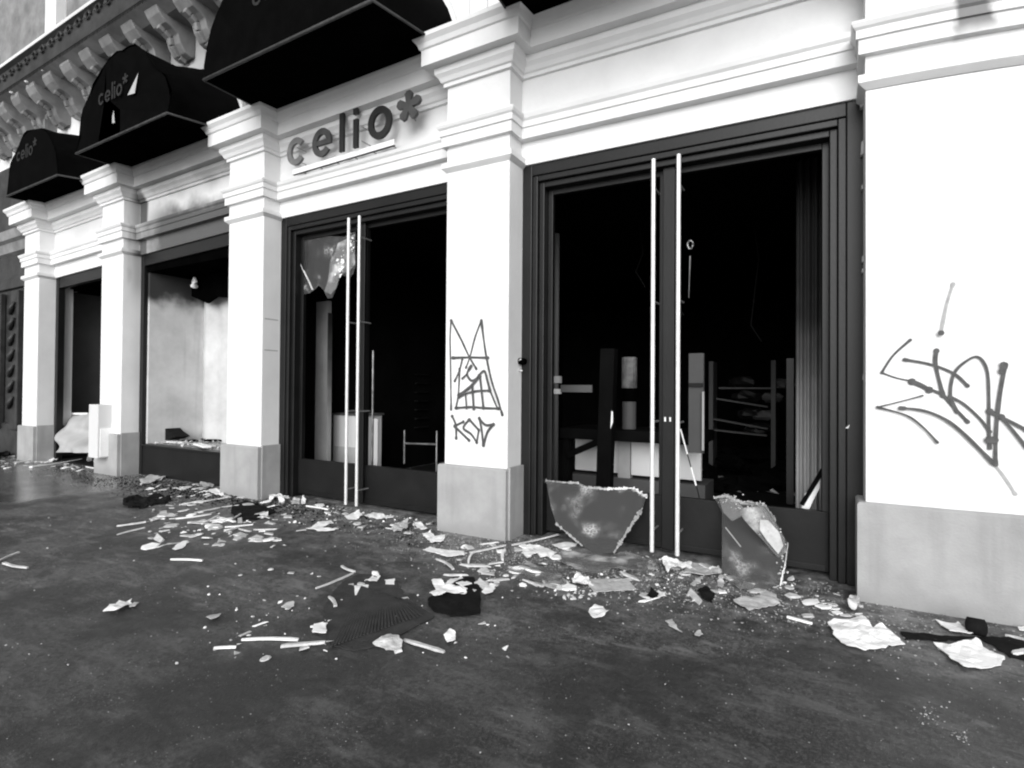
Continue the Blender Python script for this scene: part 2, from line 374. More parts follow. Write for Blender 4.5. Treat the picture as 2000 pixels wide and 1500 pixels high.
# carved relief on the balcony edge
con0 = None; ros0 = None
def console_mb():
    b = MB(); prof = [(.26,5.98),(.20,5.95),(.12,5.98),(.05,6.08),(.02,6.18),(-.05,6.22),(-.14,6.25),(-.22,6.33),(-.27,6.42),(-.27,6.50),(.26,6.50)]
    n = len(prof); vs = [(-.15,y,z) for y,z in prof]+[(.15,y,z) for y,z in prof]
    b.add(vs, [tuple(range(n-1,-1,-1)), tuple(range(n,2*n))]+[(i,(i+1)%n,n+(i+1)%n,n+i) for i in range(n)])
    prof2 = [(.21,5.93),(.12,5.955),(.03,6.06),(0,6.16),(-.08,6.2),(-.16,6.23)]
    for j in range(len(prof2)-1):
        b.bar((0,prof2[j][0],prof2[j][1]),(0,prof2[j+1][0],prof2[j+1][1]),.075,.06,(1,0,0))
    return b
x = -11.2
while x < 6.4:
    if con0 is None:
        con0 = console_mb().build('console', M['carved'], BC, False, bevel=.012); c = con0
    else:
        c = con0.copy(); C.objects.link(c); c.parent = BC
    c.location = (x, 0, lerp_tab(x, T41)-.06)
    for (kx, ky, kz, sz) in ((.27,-.02,6.44,.05),(.0,-.30,6.44,.035)):
        if ros0 is None:
            b = MB()
            for q in range(6):
                a = q*math.pi/3; b.tube([(0,0,0),(math.cos(a)*.6,math.sin(a)*.6,-.25),(math.cos(a)*1.0,math.sin(a)*1.0,.1)],[.35,.4,.12],6)
            ros0 = b.build('rosette', M['plaster'], BC, False, smooth=True); r_ = ros0
        else:
            r_ = ros0.copy(); C.objects.link(r_); r_.parent = BC
        r_.location = (x+kx, ky, kz+lerp_tab(x, T41)); r_.scale = (sz,)*3
    x += .62
# scrollwork on the dark edge, one relief mesh
sb = MB(); x = -10
while x < 1:
    for s_ in (1,-1):
        pts = [(x+s_*.10*math.cos(t)*(1-t/7), -.36, 6.70+.09*math.sin(t)*(1-t/7)) for t in [k*.6 for k in range(9)]]
        sb.tube(pts, .014, 5)
    x += .30
sb.build('scrollwork', M['darkstone'], BC, True)
# upper pilaster strips behind the balcony
for x in (-9.6,-6.2,-3.4,-.2,3.1):
    MB().box((x-.22,.2,6.95),(x+.22,.36,10.5)).build('upper_pilaster', M['plaster'], UP, True)

# ---------------------------------------------------------------- neighbouring dark stone front at the far left
NB = root('neighbouring_house', 'dark stone house front at the far left edge beyond the first white pillar', 'building')
b = MB(); b.sweep([(-14,.6,0,0),(-14,.12,0,-1),(-6.52,.12,0,-1),(-6.52,.6,0,0)], [(0,.05),(.6,.05),(.62,0),(3.2,0)]); b.build('wall', M['darkstone'], NB, True)
b = MB(); b.sweep([(-14,.6,0,0),(-14,.12,0,-1),(-6.53,.12,0,-1),(-6.53,.6,0,0)], [(3.2,0),(3.22,.05),(3.42,.05),(3.44,.02),(3.86,.02)]); b.build('frieze', M['darkstone'], NB, True)
b = MB(); b.sweep([(-14,.6,0,0),(-14,.12,0,-1),(-6.54,.12,0,-1),(-6.54,.6,0,0)], [(3.87,.0),(3.90,.06),(4.06,.10),(4.10,.16),(4.26,.18)]); b.build('cornice', M['carved'], NB, True)
MB().box((-14,.14,4.26),(-6.52,.25,5.6)).build('upper_wall', M['darkstone'], NB, True)
for x in (-7.0,-7.8,-8.6,-9.4):
    MB().box((x-.16,.02,.5),(x+.16,.119,3.15)).build('pilaster_strip', M['darkstone'], NB, True, bevel=.02)
    b = MB()
    for q in range(7): b.tube([(x-.09,.0,.9+q*.3),(x+.02,-.03,1.0+q*.3),(x+.08,.0,1.12+q*.3)],[.03,.05,.02],6)
    b.build('carved_ornament', M['darkstone'], NB, True, smooth=True)

# ---------------------------------------------------------------- rooms behind the openings (parts of the building)
INN = empty('interior'); INN.parent = B
def wallbox(name, a, b_, mt, warp=False): return MB().box(a, b_).build(name, mt, INN, warp)
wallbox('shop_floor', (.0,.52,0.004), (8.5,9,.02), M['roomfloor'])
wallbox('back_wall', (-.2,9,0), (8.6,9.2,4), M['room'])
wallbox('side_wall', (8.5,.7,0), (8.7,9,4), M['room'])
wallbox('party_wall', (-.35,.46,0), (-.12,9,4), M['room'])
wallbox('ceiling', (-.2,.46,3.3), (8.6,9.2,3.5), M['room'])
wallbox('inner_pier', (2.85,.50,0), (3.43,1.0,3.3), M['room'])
# first bay: dim grey vestibule
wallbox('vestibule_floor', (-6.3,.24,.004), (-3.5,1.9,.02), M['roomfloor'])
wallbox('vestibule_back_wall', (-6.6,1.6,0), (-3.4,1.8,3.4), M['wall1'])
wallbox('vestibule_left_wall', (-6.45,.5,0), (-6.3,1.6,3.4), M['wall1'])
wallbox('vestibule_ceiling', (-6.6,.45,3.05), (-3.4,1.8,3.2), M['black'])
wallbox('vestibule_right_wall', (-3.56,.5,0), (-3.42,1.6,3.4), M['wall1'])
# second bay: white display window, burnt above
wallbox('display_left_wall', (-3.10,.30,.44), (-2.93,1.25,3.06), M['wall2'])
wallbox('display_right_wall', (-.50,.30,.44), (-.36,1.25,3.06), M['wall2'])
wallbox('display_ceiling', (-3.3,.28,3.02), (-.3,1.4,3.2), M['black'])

print('structure done')
exec_marker = 0
# ---------------------------------------------------------------- moulded dark door casings and doors
def casing(xl, xr, zt, ytop_label=None):
    """moulded surround of an opening: nested steps going back."""
    fr = empty('door_frame'); fr.parent = B
    steps = [(0,.10,D+.020,.36),(.10,.15,D+.034,.36),(.15,.20,D+.070,.46)]
    for nm, side in (('left_jamb',0),('head',1),('right_jamb',2)):
        b = MB()
        for (i0, i1, y0, y1) in steps:
            if side == 0: b.box((xl+i0, y0, .0), (xl+i1-.0004, y1, zt-i0))
            elif side == 2: b.box((xr-i1+.0004, y0, .0), (xr-i0, y1, zt-i0))
            else: b.box((xl+i1, y0+.0006, zt-i1+.0004), (xr-i1, y1-.0006, zt-i0))
        b.build(nm, M['frame'], fr, True, bevel=.006)
    return fr
def leaf(xl, xr, zt, open_side, pull_x, kick=.45, yl=.37):
    d = empty('door'); d.parent = B
    st = .045
    MB().box((xl,yl,.03),(xr,yl+.05,kick)).build('kick_panel', M['kick'], d, True, bevel=.004)
    MB().box((xl+.02,yl-.008,.035),(xr-.02,yl-.0005,.075)).build('kick_rail', M['frame'], d, True, bevel=.002)
    MB().box((xl,yl+.002,kick+.001),(xl+(.075 if open_side=='r' else st),yl+.05,zt)).build('stile', M['frame'], d, True, bevel=.004)
    MB().box((xr-(.075 if open_side=='l' else st),yl+.002,kick+.001),(xr,yl+.05,zt)).build('stile', M['frame'], d, True, bevel=.004)
    MB().box((xl+st,yl+.004,zt-.05),(xr-st,yl+.048,zt)).build('top_rail', M['frame'], d, True, bevel=.004)
    b = MB(); b.tube([(pull_x,.20,.035),(pull_x,.20,3.12)], .0165, 12); b.build('pull_bar', M['steel'], d, True, smooth=False)
    b = MB()
    for z in (.2, 1.05, 2.0, 2.9): b.tube([(pull_x,.20,z),(pull_x,yl+.01,z)], .008, 8)
    b.build('bar_bracket', M['metal'], d, True)
    return d
FR3 = casing(.14, 2.81, 3.287); FR4 = casing(3.47, 6.075, 3.287)
# bay 3 doors
d3l = leaf(.34, 1.355, 3.09, 'l', 1.325); d3r = leaf(1.362, 2.61, 3.09, 'r', 1.485)
d4l = leaf(3.67, 4.755, 3.09, 'l', 4.675); d4r = leaf(4.762, 5.875, 3.09, 'r', 4.870)
for dd, x in ((d3l, 1.325), (d4l, 4.675), (d4r, 4.87)):
    pass
# centre cover strip of the main door with two bright screws
b = MB(); b.box((4.715,.33,.03),(4.81,.368,3.09)); b.build('centre_strip', M['frame'], d4l, True, bevel=.006)
b = MB(); b.box((1.37,.33,.03),(1.44,.368,3.09)); b.build('centre_strip', M['frame'], d3l, True, bevel=.006)
for x in (4.742, 4.782):
    MB().box((x-.006,.322,1.05),(x+.006,.3295,1.085)).build('keyhole', M['white'], d4l)
# door lock cylinder and lever on the left jamb of the main door
p = aty(1023,706,.235)
b = MB(); b.tube([(p.x,.245,p.z),(p.x,.17,p.z)], .03, 14); b.build('lock_knob', M['black'], FR4, smooth=True)
b = MB(); b.tube([(p.x-.012,.168,p.z+.005),(p.x+.012,.165,p.z+.018)], .005, 6); b.build('lock_face', M['steel'], FR4, smooth=True)
b = MB(); b.tube([(p.x-.03,.2,p.z-.085),(p.x+.02,.17,p.z-.085)], .007, 6); b.build('lock_lever', M['steel'], FR4, smooth=True)
p = aty(1655,833,.24); MB().add([(p.x-.012,.238,p.z-.012),(p.x+.006,.238,p.z-.012),(p.x+.014,.236,p.z+.014)],[(0,1,2)]).build('label_scrap', M['white'], FR4)
# chipped paint / mortar flecks beside the right jamb
b = MB()
for (px, py, w_, h_) in ((1683,206,5,7),(1685,288,6,26),(1684,365,3,8),(1686,505,4,12),(1686,528,5,8),(1688,735,5,12)):
    q = aty(px,py,.2); s_ = 3.95/F_PX
    b.prism([(q.x-w_/2*s_,q.z-h_/2*s_),(q.x+w_/2*s_,q.z-h_/2.4*s_),(q.x+w_/2.5*s_,q.z+h_/2*s_),(q.x-w_/3*s_,q.z+h_/2.6*s_)],.195,.244)
tag(b.build('paint_chip', M['offwhite'], FR4), kind='stuff')

# remains of the laminated pane in the left leaf of the small door
def pane(pts, Y, th, mt, parent, name, lean=0):
    poly = [(aty(px,py,Y).x, aty(px,py,Y).z) for px,py in pts]
    return MB().prism(poly, Y, Y+th).build(name, mt, parent)
pane([(574,465),(640,461),(672,462),(694,452),(694,520),(690,535),(683,542),(668,538),(660,545),(656,565),(648,582),(640,583),(632,566),(622,557),(614,566),(605,572),(576,580)], .385, .008, M['glass'], d3l, 'broken_pane')
pane([(660,475),(674,468),(693,457),(693,516),(683,530),(664,536),(657,562),(646,575),(634,568),(641,545),(645,510),(655,490)], .378, .006, M['crazed'], d3l, 'crazed_glass')
b = MB(); prev = None
for px, py in ((580,474),(579,490),(585,508),(594,530),(604,550),(611,566)):
    q = aty(px,py,.381)
    if prev is not None: b.bar(prev, q, .022, .005)
    prev = q
b.build('crazed_edge', M['white'], d3l)
def blob(b, c, r, seed=0, sx=1, sy=1, sz=1, jit=.35):
    rnd = random.Random(seed); n, k = 9, 5; c = Vector(c); vs = []; fs = []
    for i in range(k+1):
        th = math.pi*i/k
        for j in range(n):
            a = 2*math.pi*j/n; q = r*(1+jit*(rnd.random()-.5)*2)
            if i in (0, k): q = r
            vs.append(c+Vector((q*sx*math.sin(th)*math.cos(a), q*sy*math.sin(th)*math.sin(a), q*sz*math.cos(th))))
    for i in range(k):
        for j in range(n): fs.append((i*n+j,i*n+(j+1)%n,(i+1)*n+(j+1)%n,(i+1)*n+j))
    b.add(vs, fs); return b
b = MB()
rnd = random.Random(4)
for i in range(110):
    t = rnd.random(); px, py = 662+24*t+rnd.gauss(0,5), 528-52*t+rnd.gauss(0,9)
    if 672 < px < 684 or px > 693: continue
    blob(b, aty(px,py,.366), .004+.012*rnd.random()**2, i, 1.2, .4, 1)
tag(b.build('glass_crumbs', M['white'], d3l), kind='stuff')

# ---------------------------------------------------------------- burnt display window in the second bay
DW = empty('display_window'); DW.parent = B
MB().box((-3.065,D+.02,0),(-2.975,D+.12,3.28)).build('jamb', M['frame'], DW, True, bevel=.005)
MB().box((-2.97,D+.025,3.12),(-.53,D+.115,3.285)).build('head', M['frame'], DW, True, bevel=.005)
MB().box((-2.97,D+.03,0.0),(-.53,D+.10,.43)).build('stall_riser', M['kick'], DW, True, bevel=.006)
MB().box((-2.97,D-.01,.4305),(-.53,D+.13,.455)).build('sill', M['frame'], DW, True, bevel=.004)
MB().box((-3.0,D+.13,.40),(-.5,1.3,.447)).build('display_deck', M['card'], DW)
# back wall hung with pale sheeting in vertical folds
b = MB(); n = 60; vs = []; fs = []
for i in range(n+1):
    x = -2.93+2.45*i/n; y = .98+.040*math.sin(x*8)+.020*math.sin(x*21+1)+(.10 if x < -2.72 else 0)
    for z in (.447, 1.3, 2.2, 3.05): vs.append((x, y+.015*math.sin(z*3+x*5), z))
for i in range(n):
    for k in range(3): fs.append((i*4+k,(i+1)*4+k,(i+1)*4+k+1,i*4+k+1))
b.add(vs, fs)
bk = b.build('hanging_sheet', None or M['wall2'], DW, smooth=True)
def burnt_top(N, L, geo, out):
    sp = N.new('ShaderNodeSeparateXYZ'); L.new(geo.outputs['Position'], sp.inputs[0])
    nz = N.new('ShaderNodeTexNoise'); nz.inputs['Scale'].default_value = 1.8; nz.inputs['Detail'].default_value = 5; L.new(geo.outputs['Position'], nz.inputs['Vector'])
    z = math_node(N, L, 'ADD', sp.outputs[2], math_node(N, L, 'MULTIPLY', math_node(N, L, 'SUBTRACT', nz.outputs[0], .5), 1.1))
    st = N.new('ShaderNodeTexNoise'); st.inputs['Scale'].default_value = 1; mp = N.new('ShaderNodeMapping'); mp.inputs['Scale'].default_value = (7,7,.5)
    L.new(geo.outputs['Position'], mp.inputs[0]); L.new(mp.outputs[0], st.inputs['Vector'])
    s_ = math_node(N, L, 'MULTIPLY', band(N, L, st.outputs[0], .55, .75), .15)
    return mixf(N, L, math_node(N, L, 'MAXIMUM', math_node(N, L, 'MULTIPLY', band(N, L, z, 2.45, 2.85), .97), s_), out, .012)
M['burntsheet'] = mat('smoke_stained_sheet', .58, .85, .42, 2.0, .1, 30, stain=burnt_top)
bk.data.materials[0] = M['burntsheet']
for o in INN.children:
    if o.name.startswith('display_') and 'wall' in o.name: o.data.materials[0] = M['burntsheet']
b = MB()
b.prism([(-2.72,2.72),(-2.3,2.58),(-2.05,2.66),(-1.75,2.62),(-1.6,2.8),(-1.3,2.86),(-1.0,2.8),(-.55,2.84),(-.55,3.03),(-2.72,3.03)], .80, .83)
b.build('charred_board', M['black'], DW)
b = MB(); b.tube([(-2.50,.72,2.98),(-2.50,.72,2.90),(-2.47,.70,2.84)], [.02,.045,.055], 10); b.build('spotlight', M['white'], DW, smooth=True)
b = MB(); b.bar(aty(322,615,.9), aty(327,575,.9), .03, .02); b.bar(aty(323,700,.95), aty(323,618,.95), .035,.02); b.build('hanging_strip', M['black'], DW)

# first bay: door, jamb, spot lamps, dangling cable
VB = empty('vestibule'); VB.parent = B
MB().box((-5.90,D+.02,0),(-5.80,D+.12,3.28)).build('jamb', M['frame'], VB, True, bevel=.005)
MB().box((-5.80,D+.03,3.1),(-3.7,D+.12,3.285)).build('head', M['frame'], VB, True)
MB().box((-5.32,1.53,.02),(-5.2,1.598,2.75)).build('inner_door_jamb', M['kick'], VB, bevel=.01)
MB().box((-5.2,1.54,2.62),(-4.2,1.597,2.76)).build('inner_door_head', M['kick'], VB, bevel=.01)
MB().box((-5.08,1.56,.02),(-4.3,1.596,2.5)).build('inner_door', M['wall1'], VB, bevel=.02)
for (px, py) in ((146,562),(184,550)):
    q = aty(px,py,.62); b = MB(); b.tube([q+Vector((-.02,0,.22)), q+Vector((0,0,.10)), q+Vector((.01,-.02,.05)), q+Vector((.02,-.05,-.06))], [.008,.02,.06,.085], 12)
    b.build('spotlight', M['panel'], VB, smooth=True)
b = MB(); b.tube([aty(106,600,.36), aty(110,720,.40), aty(122,812,.48)], .022, 8); b.build('dangling_cable', M['black'], VB, smooth=True)

# ---------------------------------------------------------------- awnings
def awning(xa, xb, out, label, torn=False, tp=None, z0=4.53, drop=.06, inset=.12, mt='awning', text=True):
    r = root('arched_awning', label, 'awning', 'black awnings over the shop openings')
    c = (xa+xb)/2; rr = (xb-xa)/2; n = 22
    dz = lerp_tab(c, T41); z0 += dz
    if torn: rr *= 1.0
    wall = [(c-rr*math.cos(math.pi*k/n), .24, z0+rr*.93*math.sin(math.pi*k/n)) for k in range(n+1)]
    rf = rr-inset
    front = [(c-rf*math.cos(math.pi*k/n), -out, z0-drop+rf*.93*math.sin(math.pi*k/n)) for k in range(n+1)]
    front = [tuple(Vector(v)+(Vector((noise.noise(Vector(v)*2.3), 0, noise.noise(Vector(v)*2.7+Vector((1,7,3)))))*(.12 if torn else .04) if 0 < k < n else Vector())) for k, v in enumerate(front)]
    b = MB(); vs = []; m_ = 5
    for j in range(m_+1):
        t = j/m_
        for k in range(n+1):
            a, f_ = Vector(wall[k]), Vector(front[k]); v = a.lerp(f_, t)
            v.z -= (.05 if torn else .03)*math.sin(math.pi*t)*abs(math.sin(math.pi*k/n))*(1 if k % 3 else 0)
            if 0 < k < n: v += Vector((noise.noise(v*2.3), .6*noise.noise(v*2.1+Vector((5,1,2))), noise.noise(v*2.7+Vector((1,7,3)))))*(.10 if torn else .035)*(.25+t)
            vs.append(v)
    fs = [(j*(n+1)+k,(j+1)*(n+1)+k,(j+1)*(n+1)+k+1,j*(n+1)+k+1) for j in range(m_) for k in range(n)]
    b.add(vs, fs); b.build('canopy', M[mt], r, smooth=True)
    b = MB()
    if torn:
        # front valance slit and hanging: split in two pieces with a gap
        kk = n*9//20
        b.add([(x,y,z) for x,y,z in front[:kk+1]]+[(front[kk][0]-.05,-out,z0-drop+.45),(front[kk][0]-.22,-out+.02,z0-drop+.05),(c-.45,-out,z0-drop)], [tuple(range(kk+4))])
        b.add([(x,y-.002,z) for x,y,z in front[kk:]]+[(c+.05,-out,z0-drop),(c-.05,-out+.04,z0-drop+.35),(front[kk][0]+.02,-out,z0-drop+.55)], [tuple(range(n-kk+4))])
    else: b.add(front, [tuple(range(n+1))])
    b.build('front_panel', M[mt], r)
    b = MB(); b.add([wall[0], front[0], front[-1], wall[-1]], [(0,1,2,3)])
    so_ = b.build('underside', M['black'], r)
    for v in so_.data.vertices: v.co.z -= .004
    b = MB(); b.tube([wall[0], front[0]], .012, 6); b.tube([front[0], front[-1]], .016, 6); b.tube([front[-1], wall[-1]], .012, 6)
    b.build('frame_tube', M['trim'], r, smooth=True)
    if text:
        q = aty(*tp, -out); word(r, q.x, -out-.006, q.z, .15, M['dimgrey'] if False else M['trim2'], .004)
    return r
def ringpts(cx, cz, rx, rz, a0, a1, n): return [(cx+rx*math.cos(a0+(a1-a0)*k/n), cz+rz*math.sin(a0+(a1-a0)*k/n)) for k in range(n+1)]
def glyph(b, ch, x, z, h, y0, y1, sw):
    """one letter of the shop sign; h = x-height, x,z = lower left; returns advance"""
    def arc(cx, cz, r, a0, a1, n=26):
        o = ringpts(cx, cz, r*.94, r, R(a0), R(a1), n); i = ringpts(cx, cz, r*.94-sw, r-sw, R(a0), R(a1), n)
        for k in range(n): b.prism([o[k], i[k], i[k+1], o[k+1]], y0, y1)
    r = h/2
    if ch == 'c': arc(x+r*.94, z+r, r, 38, 322); return h*.92
    if ch == 'o': arc(x+r*.94, z+r, r, 0, 360, 32); return h*.98
    if ch == 'e':
        arc(x+r*.94, z+r, r, 0, 322); b.prism([(x+sw*.7,z+r-sw*.42),(x+h*.94-.002,z+r-sw*.42),(x+h*.94-.002,z+r+sw*.35),(x+sw*.7,z+r+sw*.35)], y0+.001, y1-.001); return h*.98
    if ch == 'l': b.prism([(x,z),(x+sw,z),(x+sw,z+h*1.45),(x,z+h*1.45)], y0, y1); return sw
    if ch == 'i':
        b.prism([(x,z),(x+sw,z),(x+sw,z+h*.99),(x,z+h*.99)], y0, y1); b.prism([(x,z+h*1.16),(x+sw,z+h*1.16),(x+sw,z+h*1.40),(x,z+h*1.40)], y0, y1); return sw
    if ch == '*':
        for k in range(5):
            a = R(90+72*k); d = Vector((math.cos(a), math.sin(a))); q = Vector((-d.y, d.x)); c0 = Vector((x, z)); L_ = h*.5
            p_ = [c0+q*sw*.3, c0+d*L_*.8+q*sw*.62, c0+d*L_+q*sw*.3, c0+d*L_-q*sw*.3, c0+d*L_*.8-q*sw*.62, c0-q*sw*.3]
            b.prism([(v.x, v.y) for v in p_], y0-.0004*k, y1+.0004*k)
        return h
def word(parent, cx, y, z, h, mt, th):
    x = cx; sw = h*.2
    for ch in 'celio':
        b = MB(); x += glyph(b, ch, x, z, h, y, y+th, sw)+h*.18; b.build('letter', mt, parent)
    b = MB(); glyph(b, '*', x+h*.28, z+h*1.15, h*.9, y, y+th, sw); b.build('asterisk', mt, parent)
awning(-5.86, -3.76, .50, 'small black arched awning furthest to the left, over the first bay', tp=(33,317))
a2 = awning(-3.03, -.56, .66, 'torn and sagging black awning over the burnt display window', torn=True, tp=(193,208))
awning(.18, 2.77, .82, 'large black arched awning right above the lettered shop sign', tp=(493,16))
awning(3.5, 6.03, .82, 'black awning at the top edge over the wide main door', tp=(1100,-330))
# pale pieces of the torn flap
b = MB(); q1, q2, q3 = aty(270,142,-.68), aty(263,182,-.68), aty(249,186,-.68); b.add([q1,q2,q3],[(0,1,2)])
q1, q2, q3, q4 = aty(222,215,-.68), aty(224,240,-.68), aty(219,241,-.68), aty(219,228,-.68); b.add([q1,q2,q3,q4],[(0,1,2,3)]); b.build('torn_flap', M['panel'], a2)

# ---------------------------------------------------------------- shop sign: loose letters on a white rail
SG = root('shop_sign', 'dark cut-out letters of the shop name and an asterisk on a white rail', 'sign')
LY0, LY1 = .055, .085
for ch, mt, (px, py), h in (('c','sign3',(560,327),.315),('e','sign2',(609,311),.315),('l','sign',(662,297),.31),('i','sign',(689,289),.305),('o','sign',(718,277),.335)):
    q = aty(px,py,LY0); x0, zb = q.x, q.z; b = MB(); glyph(b, ch, x0, zb, h, LY0, LY1, .068 if ch in 'ceo' else .062); b.build('letter', M[mt], SG)
b = MB(); q = aty(797,206,.0); glyph(b, '*', q.x, q.z, .30, .0, .03, .075); tag(b.build('asterisk', M['sign2'], SG), 'dark grey asterisk tilted off the end of the sign')
p, q = aty(566,334,.06), aty(764,280,.06)
MB().prism([(p.x,3.760),(q.x,3.770),(q.x,3.828),(p.x,3.818)],.10,.112).build('rail', M['white'], SG)
MB().prism([(p.x,3.755),(q.x,3.765),(q.x,3.7695),(p.x,3.7595)],.10,.125).build('rail_lip', M['sign2'], SG)
b = MB()
for k in range(6):
    x = p.x+.08+k*(q.x-p.x-.16)/5; b.tube([(x,.113,3.80),(x,.225,3.80)], .006, 6)
for z in (3.9, 4.05): b.tube([(.6+.0,.087,z),(.6,.225,z)],.006,5); b.tube([(1.62,.087,z),(1.62,.225,z)],.006,5)
b.tube([(2.26,.03,4.08),(2.24,.225,4.02)],.006,5)
b.build('bracket', M['metal'], SG)

# ---------------------------------------------------------------- graffiti (paint on the pillars)
def stroke(b, pts, w, surf, n=8):
    """flat brush stroke lying on the pillar face; pts are pixels, w metres."""
    P = [surf(px, py) for px, py in pts]
    if len(P) == 2: Q = [P[0].lerp(P[1], k/n) for k in range(n+1)]
    else:
        Q = []
        for i in range(len(P)-1):
            p0, p1, p2, p3 = P[max(i-1,0)], P[i], P[i+1], P[min(i+2,len(P)-1)]
            for k in range(n):
                t = k/n; Q.append(.5*((2*p1)+(p2-p0)*t+(2*p0-5*p1+4*p2-p3)*t*t+(3*p1-p0-3*p2+p3)*t**3))
        Q.append(P[-1])
    vs = []; L_ = len(Q)
    for i, q in enumerate(Q):
        d = (Q[min(i+1,L_-1)]-Q[max(i-1,0)]); d.y = 0
        if d.length < 1e-6: d = Vector((1,0,0))
        d.normalize(); s_ = Vector((-d.z,0,d.x)); t = i/(L_-1)
        ww = w*(1.15 if t < .08 else (.8+.25*noise.noise(Vector((q.x*9, q.z*9, 3)))) if t < .93 else 1.05)/2
        vs += [q+s_*ww, q-s_*ww]
    fs = [(2*i,2*i+1,2*i+3,2*i+2) for i in range(L_-1)]
    # round ends
    for c0 in (Q[0], Q[-1]):
        o = len(vs); vs += [c0+Vector((w*.6*math.cos(a),-.0006,w*.6*math.sin(a))) for a in [k*math.pi/4 for k in range(8)]]; fs.append(tuple(range(o+7,o-1,-1)))
    b.add(vs, fs)
off = [0]
def surf4(px, py): return aty(px, py, -.003-off[0])
def surf5(px, py):
    Y = 0
    for _ in range(4): v = aty(px, py, Y); Y = bow(v.x)
    return aty(px, py, bow(v.x)-.004-off[0])
def tagset(name, label, strokes, org, s, w0, surf, parent, mt='paint'):
    b = MB()
    for i, st in enumerate(strokes):
        off[0] = .0009*i
        wk = w0
        if isinstance(st, tuple): wk, st = w0*st[0], st[1]
        stroke(b, [(org[0]+x/s, org[1]+y/s) for x, y in st], wk, surf)
    return tag(b.build(name, M[mt], parent), label)
pil = [o for o in B.children if o.name.startswith('pillar')]
T1 = [[(105,1000),(100,600),(95,300),(105,130)],(1.2,[(105,130),(200,310),(280,480),(350,600)]),[(250,590),(290,480),(340,290),(400,130)],(1.2,[(400,130),(425,330),(450,490),(500,720),(560,900),(605,1050)]),
 (1.3,[(120,495),(290,490),(465,495)]),[(215,500),(185,620),(140,720)],[(187,600),(175,850),(150,985)],(1.2,[(150,985),(300,975),(430,985),(570,990)]),
 (1.3,[(300,575),(260,650),(300,715),(350,700),(380,660),(430,625),(460,720),(485,815)]),(1.2,[(485,815),(350,820),(250,845),(180,880)]),(1.6,[(180,860),(300,770),(380,670)]),[(215,695),(260,650)],
 (1.3,[(385,670),(400,800),(420,985)]),[(245,850),(255,985)],(1.3,[(310,760),(325,990)]),[(485,815),(520,900),(555,985)]]
tagset('graffiti_tag', 'tall crown-shaped marker tag', T1, (860,600), 5, .021, surf4, pil[3])
T2 = [[(115,1065),(150,1150),(155,1280)],[(225,1120),(140,1160)],[(140,1165),(280,1300)],[(280,1100),(225,1180),(300,1240),(355,1320)],[(355,1320),(375,1200)],[(375,1200),(285,1100)],
 [(380,1085),(400,1180),(420,1350)],[(420,1350),(460,1220),(520,1145)],[(520,1145),(440,1150),(380,1085)]]
tagset('graffiti_letters', 'small three-letter marker tag below the tall one', T2, (860,600), 5, .027, surf4, pil[3])
T3 = [(.8,[(275,450),(170,545),(100,650)]),(.7,[(100,650),(190,682),(280,700)]),(1.9,[(285,705),(345,730),(390,755)]),(1.1,[(390,750),(470,785),(530,850),(625,950)]),[(240,570),(400,600),(540,655),(625,730)],(1.3,[(435,515),(430,600),(475,790)]),
 [(560,890),(520,790),(545,650),(640,565),(700,560),(745,640),(755,800),(755,980),(760,1110)],[(515,795),(600,840),(700,930),(760,1010)],(1.2,[(855,600),(820,800),(800,1000),(795,1210)]),
 (1.6,[(760,885),(830,920)]),(1.1,[(830,920),(900,955),(985,1000)]),[(830,920),(900,1000),(985,1105)],(.5,[(350,790),(200,830),(75,860)]),(.8,[(75,860),(250,910),(350,980),(440,1075)]),(1.1,[(215,865),(350,880),(480,930),(600,1020),(780,1200)]),
 (1.5,[(845,600),(838,640)]),(2,[(760,1060),(785,1060)])]
tagset('graffiti_tag', 'looping spray tag', T3, (1690,520), 3.125, .019, surf5, pil[4])
tagset('graffiti_drip', 'faint grey spray streak trailing off the lower stroke', [(1.0,[(780,1200),(850,1290),(915,1390)])], (1690,520), 3.125, .018, surf5, pil[4], 'paintfaint')
tagset('graffiti_drip', 'faint grey spray streak rising from the dot', [(1.2,[(462,400),(478,320),(500,220),(535,110)])], (1690,520), 3.125, .018, surf5, pil[4], 'paintfaint')
b = MB(); q = surf5(1837,651); b.add([q+Vector((.016*math.cos(a),-.02,.016*math.sin(a))) for a in [k*math.pi/5 for k in range(10)]], [tuple(range(9,-1,-1))]); tag(b.build('graffiti_dot', M['paint'], pil[4]))
# ---------------------------------------------------------------- things inside the shops
def pbox(b, px0, py0, px1, py1, Y, th):
    """box standing in the plane y = Y that spans the given picture rectangle (left, top, right, bottom)."""
    a, c = aty(px0, (py0+py1)/2, Y), aty(px1, (py0+py1)/2, Y); xm = (px0+px1)/2
    t, l = aty(xm, py0, Y), aty(xm, py1, Y)
    b.box((min(a.x,c.x), Y, l.z), (max(a.x,c.x), Y+th, t.z)); return b
M['counter'] = mat('white_counter', .60, .6, .6, 2, .05, 30)
M['dimgrey'] = mat('smoked_grey', .07, .7, .06, 3, .2, 30)
M['chrome'] = mat('rail_chrome', .35, .35, .15, 10, .02, 80, metal=.7)
